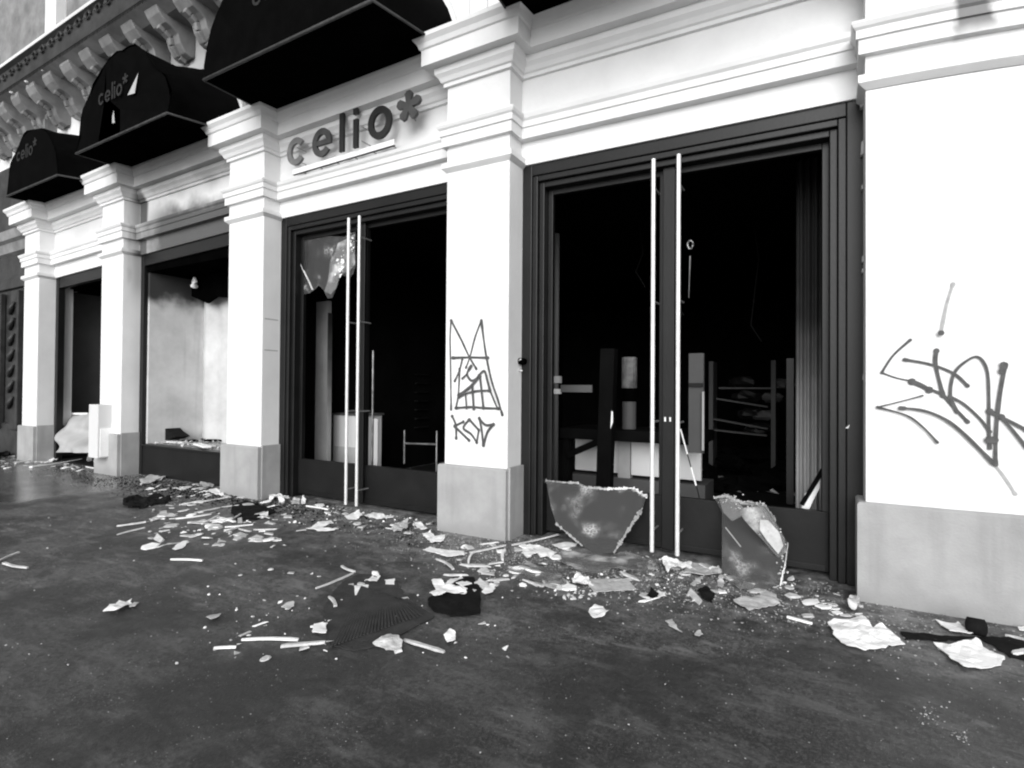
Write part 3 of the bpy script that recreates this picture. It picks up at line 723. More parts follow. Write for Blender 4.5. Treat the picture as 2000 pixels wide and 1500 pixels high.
# small shop: leaning grey panel, carton, pole, heap, low rail
r = root('tall_grey_panel', 'tall pale grey display panel standing inside the small shop, left leaf', 'panel')
b = MB(); pbox(b, 596,590,640,915,1.0,.05); b.build('panel', M['panel'], r); b = MB(); p_=aty(641,700,.995); b.box((p_.x,.98,.02),(p_.x+.02,1.04,2.3)); b.build('edge_strip', M['chrome'], r)
r = root('cabinet', 'low white cabinet behind the pull bars of the small shop door', 'cabinet')
b = MB(); p0, p1 = aty(650,850,1.3), aty(705,850,1.3); b.box((p0.x,1.3,.02),(p1.x,1.7,.93)); b.build('body', M['counter'], r, bevel=.01)
b = MB(); b.box((p0.x-.02,1.28,.932),(p1.x+.02,1.72,.955)); b.build('top', M['dimgrey'], r)
b = MB(); b.box((p0.x+.04,1.284,.1),(p1.x-.05,1.298,.5)); b.build('stained_door', M['panel'], r)
r = root('display_pole', 'thin pale pole standing in the right half of the small door', 'pole')
b = MB(); p_ = aty(728,800,.75); b.tube([(p_.x,.75,.02),(p_.x,.75,1.75)], .014, 8); b.build('pole', M['chrome'], r); b = MB(); b.box((p_.x-.14,.9,.02),(p_.x-.06,.93,.93)); b.build('side_slat', M['counter'], r)
r = root('low_rail', 'low metal clothes rail lying at the right of the small shop', 'rail')
b = MB(); q0, q1 = aty(790,866,1.1), aty(853,868,1.1); b.tube([q0,q1], .012, 8); b.build('crossbar', M['chrome'], r)
for q, a, c in ((q0,.16,-.25),(q1,.16,-.35)):
    b = MB(); b.tube([q+Vector((0,0,a)), q+Vector((0,0,c))], .011, 8); b.build('upright', M['chrome'], r)
b = MB(); rnd = random.Random(3)
for i in range(26):
    q = ong(735+rnd.random()*75, 905-rnd.random()*25, .15); blob(b, (q.x, min(q.y,1.6), .08+.28*rnd.random()), .07+.08*rnd.random(), i, 1.2, 1, .6)
tag(b.build('debris_heap', M['dimgrey']), 'dark heap of burnt goods behind the small door, right leaf', 'debris', kind='stuff')
r = root('shelf_rack', 'dim wall of stacked shelves deep inside the small shop', 'shelf')
for i in range(7):
    q0, q1 = aty(768,735+i*17,3.2), aty(826,732+i*17,3.2); b = MB(); b.bar(q0,q1,.3,.02); b.build('shelf', M['kick'], r)
    b = MB(); b.box((q0.x+.1,3.06,q0.z+.03),(q1.x-.1-.1*(i%3),3.2,q0.z+.18)); b.build('folded_clothes', M['dimgrey'], r)

M['shadedcurtain2'] = mat('smoked_lantern', .22, .7, .06, 9, .1, 30)
# main shop: post, counter with white front, strut, sign board, lamp, shelves, curtain, mop
r = root('black_post', 'thick charred black post standing behind the left leaf of the main door', 'post')
b = MB(); q = ong(1185,948,.02); q = aty(1185,900,1.25); b.bar((q.x-.03,1.25,.02),(q.x+.02,1.25,1.72),.15,.12,(0,1,0)); b.build('shaft', M['room'], r, bevel=.008)
b = MB(); q = aty(1195,820,1.17); b.prism([(q.x-.012,q.z-.09),(q.x+.012,q.z-.02),(q.x+.010,q.z+.08),(q.x-.004,q.z+.09)],1.165,1.175); b.build('splinter', M['white'], r)
r = root('counter', 'counter with black top and white front panels inside the main shop', 'counter')
q0, q1 = aty(1096,850,1.75), aty(1275,850,1.75)
b = MB(); b.box((q0.x,1.7,.74),(q1.x+.5,2.5,.86)); b.build('top', M['room'], r, bevel=.01)
b = MB(); b.box((q0.x+.05,2.05,.34),(q0.x+.60,2.1,.738)); b.build('front_panel', M['counter'], r)
b = MB(); b.box((q0.x+.76,2.0,.34),(q1.x+.45,2.05,.738)); b.build('front_panel', M['counter'], r)
b = MB(); b.box((q0.x+.61,1.98,.02),(q0.x+.75,2.1,.738)); b.build('panel_post', M['panel'], r)
b = MB(); b.box((q0.x+.03,1.74,.02),(q0.x+.10,1.86,.738)); b.build('leg', M['room'], r)
b = MB(); b.bar((q0.x+.10,1.72,.55),(q0.x+.55,1.72,.76),.05,.07); b.build('brace', M['room'], r)
b = MB(); b.box((q0.x,1.95,.02),(q1.x+.5,2.45,.30)); b.build('base', M['dimgrey'], r)
r = root('hanging_sign', 'narrow grey sign board on a bracket inside the main door, left', 'sign')
b = MB(); pbox(b,1095,752,1156,766,1.0,.02); b.build('board', M['dimgrey'], r)
b = MB(); q = aty(1086,752,1.0); b.tube([(q.x,1.0,.02),(q.x,1.0,2.9)], .028, 8); b.build('upright', M['dimgrey'], r, smooth=True)
b = MB(); b.box((q.x-.03,.97,q.z-.09),(q.x+.05,1.03,q.z-.04)); b.build('clamp', M['counter'], r)
b = MB(); b.box((q.x-.03,.97,q.z+.02),(q.x+.05,1.03,q.z+.09)); b.build('clamp', M['panel'], r)
r = root('standing_lantern', 'pale cylindrical column lantern with a dark waist on the counter', 'lantern')
q = aty(1229,770,2.0)
for nm, z0_, z1_, rr_, mt in (('upper_drum',.25,.60,.085,'shadedcurtain2'),('waist',.10,.245,.075,'black'),('lower_drum',-.30,.095,.078,'dimgrey')):
    b = MB(); b.tube([(q.x,2.0,q.z-.18+z0_),(q.x,2.0,q.z-.18+z1_)], rr_, 16); b.build(nm, M[mt], r, smooth=False)
r = root('wall_shelves', 'dim shelving with glinting edges at the back of the main shop', 'shelf')
for i, (px0, px1, py) in enumerate(((1405,1510,758),(1400,1500,785),(1395,1500,818),(1395,1498,846))):
    q0, q1 = aty(px0,py,4.6), aty(px1,py,4.6); b = MB(); b.bar((q0.x,4.6,q0.z+.05*(i%2)),(q1.x,4.6,q0.z-.06*(i%3)),.12,.022); b.build('shelf', M['dimgrey'], r)
    b = MB(); blob(b,(q0.x+.3+.1*i,4.75,q0.z+.09),.14,i+3,1.3,.8,.6); b.build('folded_clothes', M['kick'], r)
    b = MB(); blob(b,(q0.x+.85-.1*i,4.75,q0.z+.07),.12,i+13,1.2,.8,.6); b.build('folded_clothes', M['dimgrey'], r)
for px in (1392,1512):
    q = aty(px,800,4.75); b = MB(); b.box((q.x-.03,4.6,.02),(q.x+.03,4.95,1.75)); b.build('upright', M['dimgrey'], r)
r = root('inner_door_frame', 'grey inner frame standing right behind the centre of the main door', 'door frame')
b = MB(); pbox(b,1345,690,1374,885,1.6,.05); b.build('panel', M['dimgrey'], r); b = MB(); pbox(b,1371,765,1375,880,1.55,.02); b.build('edge', M['panel'], r)
b = MB(); pbox(b,1345,748,1373,756,1.58,.015); b.build('rail', M['kick'], r)
r = root('curtain', 'tall pale curtain hanging at the right inside the main shop', 'curtain')
q0, q1 = aty(1554,800,.95), aty(1604,800,.95); b = MB(); n = 24; vs = []
for i in range(n+1):
    x = q0.x+(q1.x-q0.x)*i/n
    for z in (.30,1.2,2.3,3.2): vs.append((x, .97+.03*math.sin(i*.9)+.01*z, z))
b.add(vs, [(i*4+k,(i+1)*4+k,(i+1)*4+k+1,i*4+k+1) for i in range(n) for k in range(3)])
def shade_up(N, L, geo, out):  # shade below the lintel put into the colour, darkening upwards
    sp = N.new('ShaderNodeSeparateXYZ'); L.new(geo.outputs['Position'], sp.inputs[0])
    nz = N.new('ShaderNodeTexNoise'); nz.inputs['Scale'].default_value = 3; L.new(geo.outputs['Position'], nz.inputs['Vector'])
    z = math_node(N, L, 'ADD', sp.outputs[2], math_node(N, L, 'MULTIPLY', nz.outputs[0], .7))
    return mixf(N, L, math_node(N, L, 'MULTIPLY', band(N, L, z, .9, 2.5), .97), out, .006)
M['shadedcurtain'] = mat('top_shaded_curtain', .42, .85, .34, 2, .1, 30, stain=shade_up)
b.build('cloth', M['shadedcurtain'], r, smooth=True)
bpy.data.objects['tall_grey_panel'].children[0].data.materials[0] = M['shadedcurtain']  # the panel's shaded top is painted in with the curtain colour
r = root('dark_door_leaf', 'dark inner door leaf edge beside the pale curtain', 'door')
b = MB(); pbox(b,1536,700,1550,985,1.0,.04); b.build('leaf', M['kick'], r)
r = root('leaning_plank', 'dark plank with torn white cover leaning in the lower right of the main door', 'plank')
b = MB(); b.bar(aty(1566,985,.55), aty(1607,918,.55), .05,.03); b.build('board', M['room'], r)
b = MB(); vs = [aty(*p_,.53) for p_ in ((1566,992),(1572,965),(1590,945),(1603,928),(1600,955),(1588,978),(1580,996))]; b.add(vs,[tuple(range(7))]); b.build('torn_cover', M['white'], r)
r = root('hanging_chain', 'thin chain with a bright ring hanging in the right half of the main door', 'chain')
b = MB(); q = aty(1348,500,.62); b.tube([q, q+Vector((-.01,0,-.35))],[.007,.003],6); b.build('chain', M['chrome'], r)
b = MB(); q = aty(1348,478,.62); b.tube([q+Vector((.022*math.cos(a),0,.035*math.sin(a))) for a in [k*math.pi/6 for k in range(13)]], .009, 6); b.build('ring', M['chrome'], r, smooth=True)
r = root('broken_rod', 'thin broken rod slanting down from the right pull bar', 'rod')
q0, q1 = aty(1329,838,.34), aty(1366,972,.5); m0, m1 = q0.lerp(q1,.36), q0.lerp(q1,.55); m2 = q0.lerp(q1,.82)
b = MB(); b.tube([q0,m0], .006, 6); b.build('bright_end', M['white'], r); b = MB(); b.tube([m0,m1], .004, 6); b.build('rod', M['frame'], r)
b = MB(); b.tube([m1,m2], .007, 6); b.build('bright_part', M['white'], r); b = MB(); b.tube([m2,q1], .004, 6); b.build('rod', M['frame'], r)
b = MB(); rnd = random.Random(31)
for i in range(60):
    x_, y_ = 3.4+3.4*rnd.random(), 3.2+3.5*rnd.random(); blob(b, (x_,y_,.05+.3*rnd.random()**2), .10+.18*rnd.random(), i, 1.3, 1, .6)
tag(b.build('debris_heap', M['room']), 'dark heap of wrecked stock deep inside the main shop', 'debris', kind='stuff')
for i, (x_, y_, z_) in enumerate(((4.3,2.6,2.2),(5.1,3.1,1.9),(3.95,2.2,2.5))):
    b = MB(); b.tube([(x_,y_,3.29),(x_+.05,y_,2.9),(x_-.04,y_+.03,z_+.2),(x_+.08,y_,z_)], .008, 5); tag(b.build('hanging_wire', M['kick']), ('long hanging wire in the middle of the main shop ceiling','hanging wire with a low end behind the right leaf','short hanging wire behind the left leaf of the main door')[i], 'wire', 'wires hanging from the burnt ceiling')
# loose things on the floor inside
def floor_scraps(name, label, n, x0, x1, y0, y1, mts, seed, z=.03, sz=.09):
    rnd = random.Random(seed); b = MB()
    for i in range(n):
        x, y = x0+(x1-x0)*rnd.random(), y0+(y1-y0)*rnd.random(); s_ = sz*(.3+rnd.random()); a = rnd.random()*3; h = .01+.05*rnd.random()
        c, s2 = math.cos(a)*s_, math.sin(a)*s_
        b.add([(x-c,y-s2,z),(x+s2*.5,y-c*.5,z+h),(x+c,y+s2,z+.004),(x-s2*.5,y+c*.5,z+h*.6)],[(0,1,2,3)])
    o = b.build(name, M[mts]); tag(o, label, 'debris', kind='stuff'); return o
floor_scraps('floor_litter', 'pale litter strewn on the floor inside the main shop', 150, 3.7, 6.2, .6, 4.5, 'offwhite', 5)
floor_scraps('floor_litter', 'bright litter under the counter inside the main shop', 50, 3.0, 4.2, 1.2, 1.9, 'white', 8)
floor_scraps('floor_litter', 'dark and pale litter on the small shop floor', 60, .3, 2.6, .5, 2.5, 'dimgrey', 9)

# things in the burnt display window
r = root('charred_bundle', 'black charred bundle lying at the left of the display deck', 'bundle')
b = MB(); pr = [(aty(x_,y_,.62).x, aty(x_,y_,.62).z) for x_,y_ in ((287,858),(292,834),(300,830),(318,834),(328,832),(338,843),(352,853),(340,858),(315,862),(296,862))]
b.prism(pr,.55,.78); b.build('bundle', M['dkcloth'], r, bevel=.01)
rnd = random.Random(12)
for i, (x0,y0,x1,y1,w_,mt,lb) in enumerate(((300,863,350,858,10,'offwhite','pale board on the display deck beside the charred bundle'),(345,852,400,848,8,'card','brown board at the back of the display deck'),(350,862,385,860,7,'black','short black charred slat in the middle of the deck'),(370,868,430,872,8,'offwhite','long pale slat along the front of the display deck'),(395,853,438,856,9,'card','warped board at the right of the display deck'),(400,862,415,862,6,'black','small black stub near the right end of the deck'),(418,858,437,862,7,'black','charred block at the far right end of the deck'),(385,870,405,876,6,'white','white chip on the front edge of the deck'),(330,866,362,868,6,'wood','pale stick lying across the front of the deck'))):
    p0, p1 = ong(x0,y0,.47), ong(x1,y1,.47)
    for p_ in (p0,p1): p_.y = max(.30,min(.98,p_.y)); p_.x = max(-2.9, p_.x); p_.z = .463+.004*i
    b = MB(); b.bar(p0,p1,.07+.03*rnd.random(),.022); tag(b.build('burnt_board', M[mt]), lb, 'board', 'burnt boards on the display deck')
floor_scraps('deck_litter', 'ash and pale scraps on the display deck', 140, -2.9, -.6, .30, .95, 'offwhite', 15, .455, .045)

# first bay: sagging sheet, white box on rubble
r = root('sagging_sheet', 'crumpled pale sheet slumped in the first bay beside the second pillar', 'sheet')
n = 16; vs = []; b = MB()
for i in range(n+1):
    for j in range(n+1):
        u_, v_ = i/n, j/n
        pxl = (132+(.0)*v_)*(1-v_)+104*v_; pxr = 192+10*v_
        px = pxl+(pxr-pxl)*u_; py = 806+78*v_
        q = aty(px,py,.55-.55*v_); q.y += .10*noise.noise(Vector((u_*3,v_*3,1)))*1.6+.05*math.sin(v_*7+u_*5); q.z = max(.01,q.z); vs.append(q)
b.add(vs,[(i*(n+1)+j,(i+1)*(n+1)+j,(i+1)*(n+1)+j+1,i*(n+1)+j+1) for i in range(n) for j in range(n)])
b.build('sheet', M['panel'], r, smooth=True)
b = MB(); b.bar(aty(131,808,.52), aty(172,808,.52), .03,.03); b.build('stiff_edge', M['white'], r)
r = root('white_box', 'narrow upright white box propped on rubble against the second pillar', 'box')
q = aty(172,893,-.18); q2 = aty(190,893,-.18); t_ = aty(180,790,-.18)
b = MB(); b.box((q.x,-.18,q.z),(q2.x,.0+.04,t_.z)); b.build('body', M['counter'], r, bevel=.006)
b = MB(); b.box((q2.x+.0005,-.15,q.z+.02),(q2.x+.012,.02,t_.z-.35)); b.build('side_label', M['white'], r)
for k, (x_, y_) in enumerate(((176,903),(190,905),(205,908))):
    q = ong(x_,y_); b = MB(); blob(b,(q.x,q.y+.0,.06),.07,30+k,.7,.6,.9); tag(b.build('rubble_lump', M[('card','plasterchunk','white')[k]]), ('brown rubble lump under the left edge of the white box','grey rubble lump under the middle of the white box','white rounded lump beside the foot of the second pillar')[k], 'rubble', 'lumps under the white box')

# ---------------------------------------------------------------- broken glass panes leaning on the main door
def leaning(name, label, pts, ztop, mt, ybase, ytop, th=.012, rim=None):
    """a broken pane: its foot stands at y = ybase, its top leans at y = ytop (height ztop)."""
    vs = []
    k = (ytop-ybase)/ztop
    for px, py in pts:                                    # meet the sloping plane y = ybase + k z
        d_ = ray(px,py); t = (ybase+k*EYE.z-EYE.y)/(d_.y-k*d_.z); vs.append(EYE+d_*t)
    vs = [Vector((v.x, v.y, max(v.z,.004))) for v in vs]
    nn = Vector((0,1,-k)).normalized()*th
    n = len(vs); r_ = root(name, label, 'glass pane')
    MB().add(vs+[v+nn for v in vs],[tuple(range(n-1,-1,-1)),tuple(range(n,2*n))]+[(i,(i+1)%n,n+(i+1)%n,n+i) for i in range(n)]).build('pane', M[mt], r_)
    if rim:
        for (i0, i1, w_, mm) in rim:
            b = MB(); cnt = 22
            for q in range(cnt):
                a, c = vs[i0].lerp(vs[i1], q/cnt), vs[i0].lerp(vs[i1], (q+1)/cnt); j1 = (.15+1.2*random.random()**2)
                o_ = Vector((0,-.004,0)); jz = Vector((0,0,random.gauss(0,.006))); b.bar(a+o_+jz, c+o_-jz, .005, w_*j1)
            b.build('crazed_edge', M[mm], r_)
    return r_, vs
M['paneglass'] = glass_mat('dusty_pane', .07, .42, 45, .7)
leaning('broken_pane_leaning', 'large broken glass pane leaning against the left leaf of the main door',
  [(1066,938),(1100,942),(1130,943),(1150,952),(1185,955),(1235,953),(1262,970),(1255,992),(1228,1034),(1199,1080),(1166,1083),(1138,1066),(1086,1022),(1076,990)], .45, 'paneglass', .02, .33, rim=[(1,2,.02,'offwhite'),(3,4,.03,'offwhite'),(4,5,.03,'white'),(5,6,.04,'white'),(7,8,.035,'panel'),(8,9,.035,'panel'),(11,12,.02,'panel'),(0,1,.01,'panel')])
rp, pv = leaning('shattered_pane', 'shattered laminated pane slumped against the right leaf of the main door',
  [(1395,972),(1420,968),(1450,982),(1492,985),(1515,1018),(1530,1045),(1539,1062),(1534,1100),(1524,1146),(1480,1136),(1410,1118),(1410,1000)], .45, 'paneglass', .0, .33, rim=[(0,1,.03,'panel'),(1,2,.05,'offwhite'),(2,3,.05,'offwhite'),(3,4,.03,'panel'),(6,7,.03,'offwhite'),(7,8,.03,'white')])
b = MB()
vs = [aty(x_,y_,.10) for x_,y_ in ((1405,975),(1430,972),(1452,992),(1490,988),(1512,1018),(1532,1050),(1536,1078),(1520,1090),(1490,1055),(1462,1025),(1448,1008),(1430,1018),(1412,1000))]
b.add(vs,[tuple(range(len(vs)-1,-1,-1))]); b.build('crazed_sheet', M['crazed'], rp)
b = MB(); vs = [aty(x_,y_,.085) for x_,y_ in ((1484,1015),(1500,1016),(1522,1040),(1530,1066),(1520,1082),(1498,1056),(1484,1035))]; b.add(vs,[tuple(range(len(vs)-1,-1,-1))]); b.build('white_film', M['offwhite'], rp)
b = MB(); rnd = random.Random(77)
for i in range(34):
    t = rnd.random(); px, py = 1410+118*t+rnd.gauss(0,9), 978+ (1060-978)*t*t+rnd.gauss(0,11); blob(b, aty(px,py,.08), .002+.004*rnd.random(), i)
for i in range(22):
    px, py = 1528+rnd.gauss(0,5), 1050+90*rnd.random(); blob(b, aty(px,py,.04), .002+.005*rnd.random(), i)
tag(b.build('glass_crumbs', M['offwhite'], rp), kind='stuff')
b = MB(); b.bar(aty(1417,1030,.08), aty(1447,1068,.06), .004,.006); b.build('bright_crack', M['panel'], rp)

# ---------------------------------------------------------------- litter on the pavement
def sheet(name, label, cat, pts, mt='white', lift=.03, seed=0, group=None, sub=3, thick=.003, base=.004):
    """crumpled flat piece whose outline is traced on the ground."""
    import bmesh
    bm = bmesh.new(); P = [ong(x_, y_, lift*.2) for x_, y_ in pts]
    c = sum(P, Vector())/len(P)
    vs = [bm.verts.new((p.x, p.y, 0)) for p in P]; f = bm.faces.new(vs)
    bmesh.ops.triangulate(bm, faces=[f])
    ext = max((p-c).length for p in P)
    for _ in range(sub if ext > .08 else 2):
        bmesh.ops.subdivide_edges(bm, edges=bm.edges[:], cuts=1, use_grid_fill=True); bmesh.ops.triangulate(bm, faces=bm.faces[:])
    for v in bm.verts:
        n_ = noise.noise(Vector((v.co.x*7+seed*3.1, v.co.y*7, seed*1.7)))+.5*noise.noise(Vector((v.co.x*19, v.co.y*19+seed, 3)))
        v.co.z = base+thick+max(0,(n_+.35))*lift*(.5 if lift < .08 else .6)
        v.co.x += .012*noise.noise(Vector((v.co.x*30,v.co.y*30,seed))); v.co.y += .012*noise.noise(Vector((v.co.y*30,v.co.x*30,seed+5)))
    me = bpy.data.meshes.new(name); bm.to_mesh(me); bm.free(); me.materials.append(M[mt])
    for v in me.vertices: v.co.x -= c.x; v.co.y -= c.y
    o = bpy.data.objects.new(name, me); C.objects.link(o); o.location = (c.x, c.y, 0)
    s_ = o.modifiers.new('thick', 'SOLIDIFY'); s_.thickness = thick; s_.offset = 0
    return tag(o, label, cat, group)
SH = [
 ('crumpled_sheet','largest crumpled white sheet, before the right pier','sheet',[(1615,1213),(1650,1210),(1690,1211),(1704,1228),(1722,1222),(1748,1240),(1768,1256),(1735,1260),(1730,1266),(1690,1268),(1655,1263),(1632,1246)],'white',.06),
 ('crumpled_sheet','crumpled white sheet with a curled corner near the right picture edge','sheet',[(1824,1258),(1868,1258),(1908,1250),(1932,1270),(1965,1282),(1955,1298),(1915,1306),(1882,1304),(1855,1285)],'white',.05),
 ('torn_paper','small torn white paper with a pointed corner beside the dark roll','paper',[(1826,1212),(1850,1218),(1872,1217),(1902,1240),(1880,1240),(1855,1236)],'white',.03),
 ('cardboard_piece','pale folded cardboard with a dark stripe before the right door leaf','cardboard',[(1431,1173),(1470,1168),(1498,1157),(1514,1163),(1525,1180),(1490,1188),(1463,1195)],'offwhite',.03),
 ('flat_board','long flat pale board with a square end before the left door leaf','board',[(1140,1130),(1165,1133),(1225,1134),(1243,1154),(1200,1156),(1160,1158),(1150,1146)],'offwhite',.015),
 ('white_lump','white lump lying over the left end of the pale board','paper',[(1117,1128),(1130,1122),(1150,1130),(1158,1143),(1140,1146),(1119,1143)],'white',.08),
 ('white_lump','lone round white lump on the bare pavement below the board','paper',[(1150,1190),(1162,1182),(1178,1187),(1189,1200),(1175,1208),(1156,1205)],'white',.06),
 ('crumpled_paper','bright crumpled white paper at the foot of the right pull bar','paper',[(1290,1098),(1310,1095),(1333,1095),(1352,1098),(1350,1112),(1332,1122),(1315,1114),(1304,1122)],'white',.08),
 ('crumpled_paper','greyish crumpled paper just right of the pull bars','paper',[(1350,1100),(1378,1100),(1404,1112),(1402,1122),(1370,1126),(1335,1122)],'offwhite',.05),
 ('folded_paper','white open folded paper at the left foot of the fourth pillar','paper',[(825,1046),(840,1039),(850,1046),(869,1043),(868,1055),(862,1060),(843,1062),(833,1054)],'white',.06),
 ('torn_board','long torn white board lying before the fourth pillar','board',[(826,1075),(840,1069),(862,1076),(905,1078),(908,1086),(872,1089),(845,1082)],'white',.02),
 ('torn_paper','ragged white paper with specks right of the fourth pillar','paper',[(1020,1070),(1040,1066),(1056,1070),(1088,1082),(1078,1089),(1056,1090),(1048,1082),(1030,1090),(1022,1082)],'white',.04),
 ('torn_paper','white paper strip near the base of the left leaning pane','paper',[(1078,1065),(1110,1060),(1128,1064),(1115,1078),(1096,1074)],'white',.03),
 ('curled_paper','twisted X-shaped white paper on the black flat piece','paper',[(843,1134),(858,1133),(872,1146),(895,1148),(913,1152),(908,1160),(880,1161),(868,1163),(850,1166),(838,1161),(852,1152)],'white',.05),
 ('curled_paper','narrow curled white strip above the twisted paper','paper',[(868,1144),(878,1132),(895,1128),(900,1122),(902,1130),(890,1137),(876,1147)],'white',.04),
 ('torn_paper','small leaf-shaped white paper right of the black flat piece','paper',[(958,1141),(969,1144),(962,1156),(948,1161),(941,1157),(950,1146)],'white',.03),
 ('paper_square','square white paper lying on the ribbed mat','paper',[(693,1147),(719,1145),(719,1163),(692,1164)],'white',.012),
 ('paper_square','small white paper rectangle right of the square one','paper',[(752,1135),(771,1133),(770,1144),(753,1143)],'white',.012),
 ('curled_paper','curled white scrap on the far edge of the ribbed mat','paper',[(711,1134),(724,1128),(728,1118),(738,1118),(743,1128),(736,1138),(722,1139)],'white',.05),
 ('paper_square','white paper flap at the left edge of the ribbed mat','paper',[(612,1223),(630,1220),(637,1224),(637,1241),(610,1240)],'white',.02),
 ('plaster_patch','pale crushed plaster patch at the near tip of the ribbed mat','plaster',[(728,1262),(745,1252),(762,1243),(778,1247),(786,1262),(774,1272),(745,1270)],'plasterchunk',.04),
 ('crumpled_paper','small crumpled white ball of paper right of the ribbed mat','paper',[(867,1246),(880,1236),(890,1243),(889,1253),(874,1256)],'white',.05),
 ('torn_paper','lone long crumpled white paper at the lower left of the pavement','paper',[(199,1194),(215,1183),(228,1182),(232,1176),(242,1178),(256,1170),(258,1178),(246,1187),(229,1196),(212,1195)],'white',.05),
 ('torn_paper','small grey-white scrap just right of the lone long paper','paper',[(255,1183),(262,1177),(269,1180),(264,1186),(252,1188)],'offwhite',.03),
 ('torn_paper','pale chip at the left end of the stick pile','paper',[(403,1209),(418,1201),(431,1201),(428,1208),(412,1212)],'offwhite',.03),
 ('torn_paper','grey smudged scrap left of the ribbed mat','paper',[(548,1186),(562,1178),(573,1178),(574,1186),(560,1191)],'offwhite',.03),
 ('crumpled_sheet','white crumpled sheet at the foot of the third pillar','sheet',[(524,966),(545,960),(560,963),(566,972),(556,974),(554,984),(546,983),(543,975),(526,977)],'white',.09),
 ('plaster_lump','pale plaster lump left of the small shop door','plaster',[(568,980),(574,973),(585,973),(586,984),(570,988)],'plasterchunk',.06),
 ('plaster_lump','small white plaster lump beside the pale one','plaster',[(588,975),(592,970),(598,976),(596,986),(588,985)],'white',.06),
 ('torn_sheet','torn grey-white sheet against the burnt window riser','sheet',[(272,938),(290,930),(318,925),(328,920),(330,929),(318,936),(290,946),(276,944)],'offwhite',.05),
 ('white_lump','bright white lump at the left foot of the window riser','paper',[(271,914),(278,906),(290,905),(297,913),(292,918),(280,915)],'white',.07),
 ('torn_sheet','pale torn sheet by the left foot of the third pillar','sheet',[(390,945),(400,935),(418,932),(424,942),(415,952),(398,955)],'offwhite',.05),
 ('torn_paper','white curved scrap before the third pillar','paper',[(408,957),(422,955),(436,962),(438,972),(425,967),(410,962)],'white',.04),
 ('white_cushion','white rounded cushion-like lump left of the first bay litter','cushion',[(93,898),(108,880),(122,878),(127,884),(112,900),(98,902)],'white',.10),
 ('white_pebble','small upright white stone-like lump at the far left edge','stone',[(14,868),(18,852),(26,850),(30,862),(24,872)],'white',.16),
 ('glass_sheet','crushed translucent glass sheet spread before the left leaning pane','glass',[(1094,1072),(1130,1068),(1165,1066),(1200,1080),(1240,1082),(1262,1092),(1292,1108),(1282,1114),(1240,1116),(1190,1112),(1140,1118),(1096,1100)],'crazed',.03),
 ('glass_sheet','thin glass piece with pale edges lying right of the fourth pillar','glass',[(990,1115),(1010,1106),(1035,1100),(1052,1110),(1080,1108),(1098,1126),(1108,1142),(1080,1152),(1050,1140),(1020,1122)],'crazed',.02),
 ('glass_sheet','crushed pale glass under the shattered right pane','glass',[(1410,1128),(1440,1118),(1470,1124),(1505,1132),(1520,1146),(1490,1156),(1440,1150)],'crazed',.03),
 ('torn_paper','white torn paper under the foot of the small door pull bars','paper',[(672,1008),(690,1002),(700,1000),(708,1008),(698,1014),(680,1014)],'white',.05),
 ('torn_paper','white ragged strip right of the small door pull bars','paper',[(712,1008),(730,1001),(742,1006),(755,1011),(740,1014),(722,1013)],'white',.04),
 ('folded_paper','pale boat-shaped paper before the small shop door','paper',[(764,1030),(780,1020),(797,1016),(796,1030),(785,1038),(768,1040)],'offwhite',.07),
 ('curled_paper','white curled paper loop beside the boat-shaped one','paper',[(810,1022),(820,1022),(832,1030),(834,1036),(824,1037),(814,1030)],'white',.05),
 ('torn_paper','ragged white paper in the middle of the pavement before the small door','paper',[(597,1034),(612,1028),(622,1020),(645,1018),(652,1022),(636,1028),(626,1034),(657,1034),(655,1037),(620,1038)],'white',.03),
 ('torn_paper','white scrap in the litter before the third pillar, upper one','paper',[(502,1012),(508,1004),(524,1001),(523,1009),(512,1013)],'white',.03),
 ('torn_paper','blurred pale scrap below the stick bundle','paper',[(336,1073),(345,1065),(358,1060),(368,1061),(358,1070),(345,1074)],'white',.03),
 ('torn_paper','pale scrap in the left litter field','paper',[(304,1012),(312,1002),(325,999),(328,1006),(318,1012)],'offwhite',.03),
 ('torn_paper','thin white chip near the right pier plinth','paper',[(1565,1177),(1580,1172),(1598,1173),(1602,1180),(1585,1184),(1568,1182)],'white',.02),
 ('plaster_lump','pale plaster lump at the left foot of the right pier','plaster',[(1655,1180),(1664,1160),(1674,1160),(1678,1180),(1670,1192),(1658,1190)],'plasterchunk',.10),
 ('torn_paper','pale blurred scrap in the middle of the lower pavement','paper',[(1300,1215),(1310,1212),(1320,1224),(1330,1238),(1318,1232),(1306,1224)],'offwhite',.02),
 ('torn_paper','pale pebble-sized scrap right of the blurred one','paper',[(1358,1238),(1366,1233),(1374,1240),(1366,1246),(1359,1244)],'offwhite',.03),
 ('torn_paper','small white chip on the lower pavement before the main door','paper',[(1268,1165),(1285,1153),(1300,1158),(1302,1165),(1280,1170)],'white',.04),
 ('glass_shard','pointed pale glass shard before the shattered pane','glass',[(1348,1140),(1360,1130),(1375,1128),(1368,1138),(1356,1144)],'offwhite',.05),
 ('glass_shard','upright pale glass shard right of the pointed one','glass',[(1402,1135),(1408,1122),(1415,1140),(1410,1150),(1402,1146)],'offwhite',.05),
 ('torn_paper','white corner of paper at the right picture edge, upper','paper',[(1990,1226),(2010,1224),(2012,1234),(1990,1232)],'white',.03),
]
for i, (nm, lb, ct, pts, mt, lift) in enumerate(SH): sheet(nm, lb, ct, pts, mt, lift, i+1, base=.004+.0006*(i % 7))
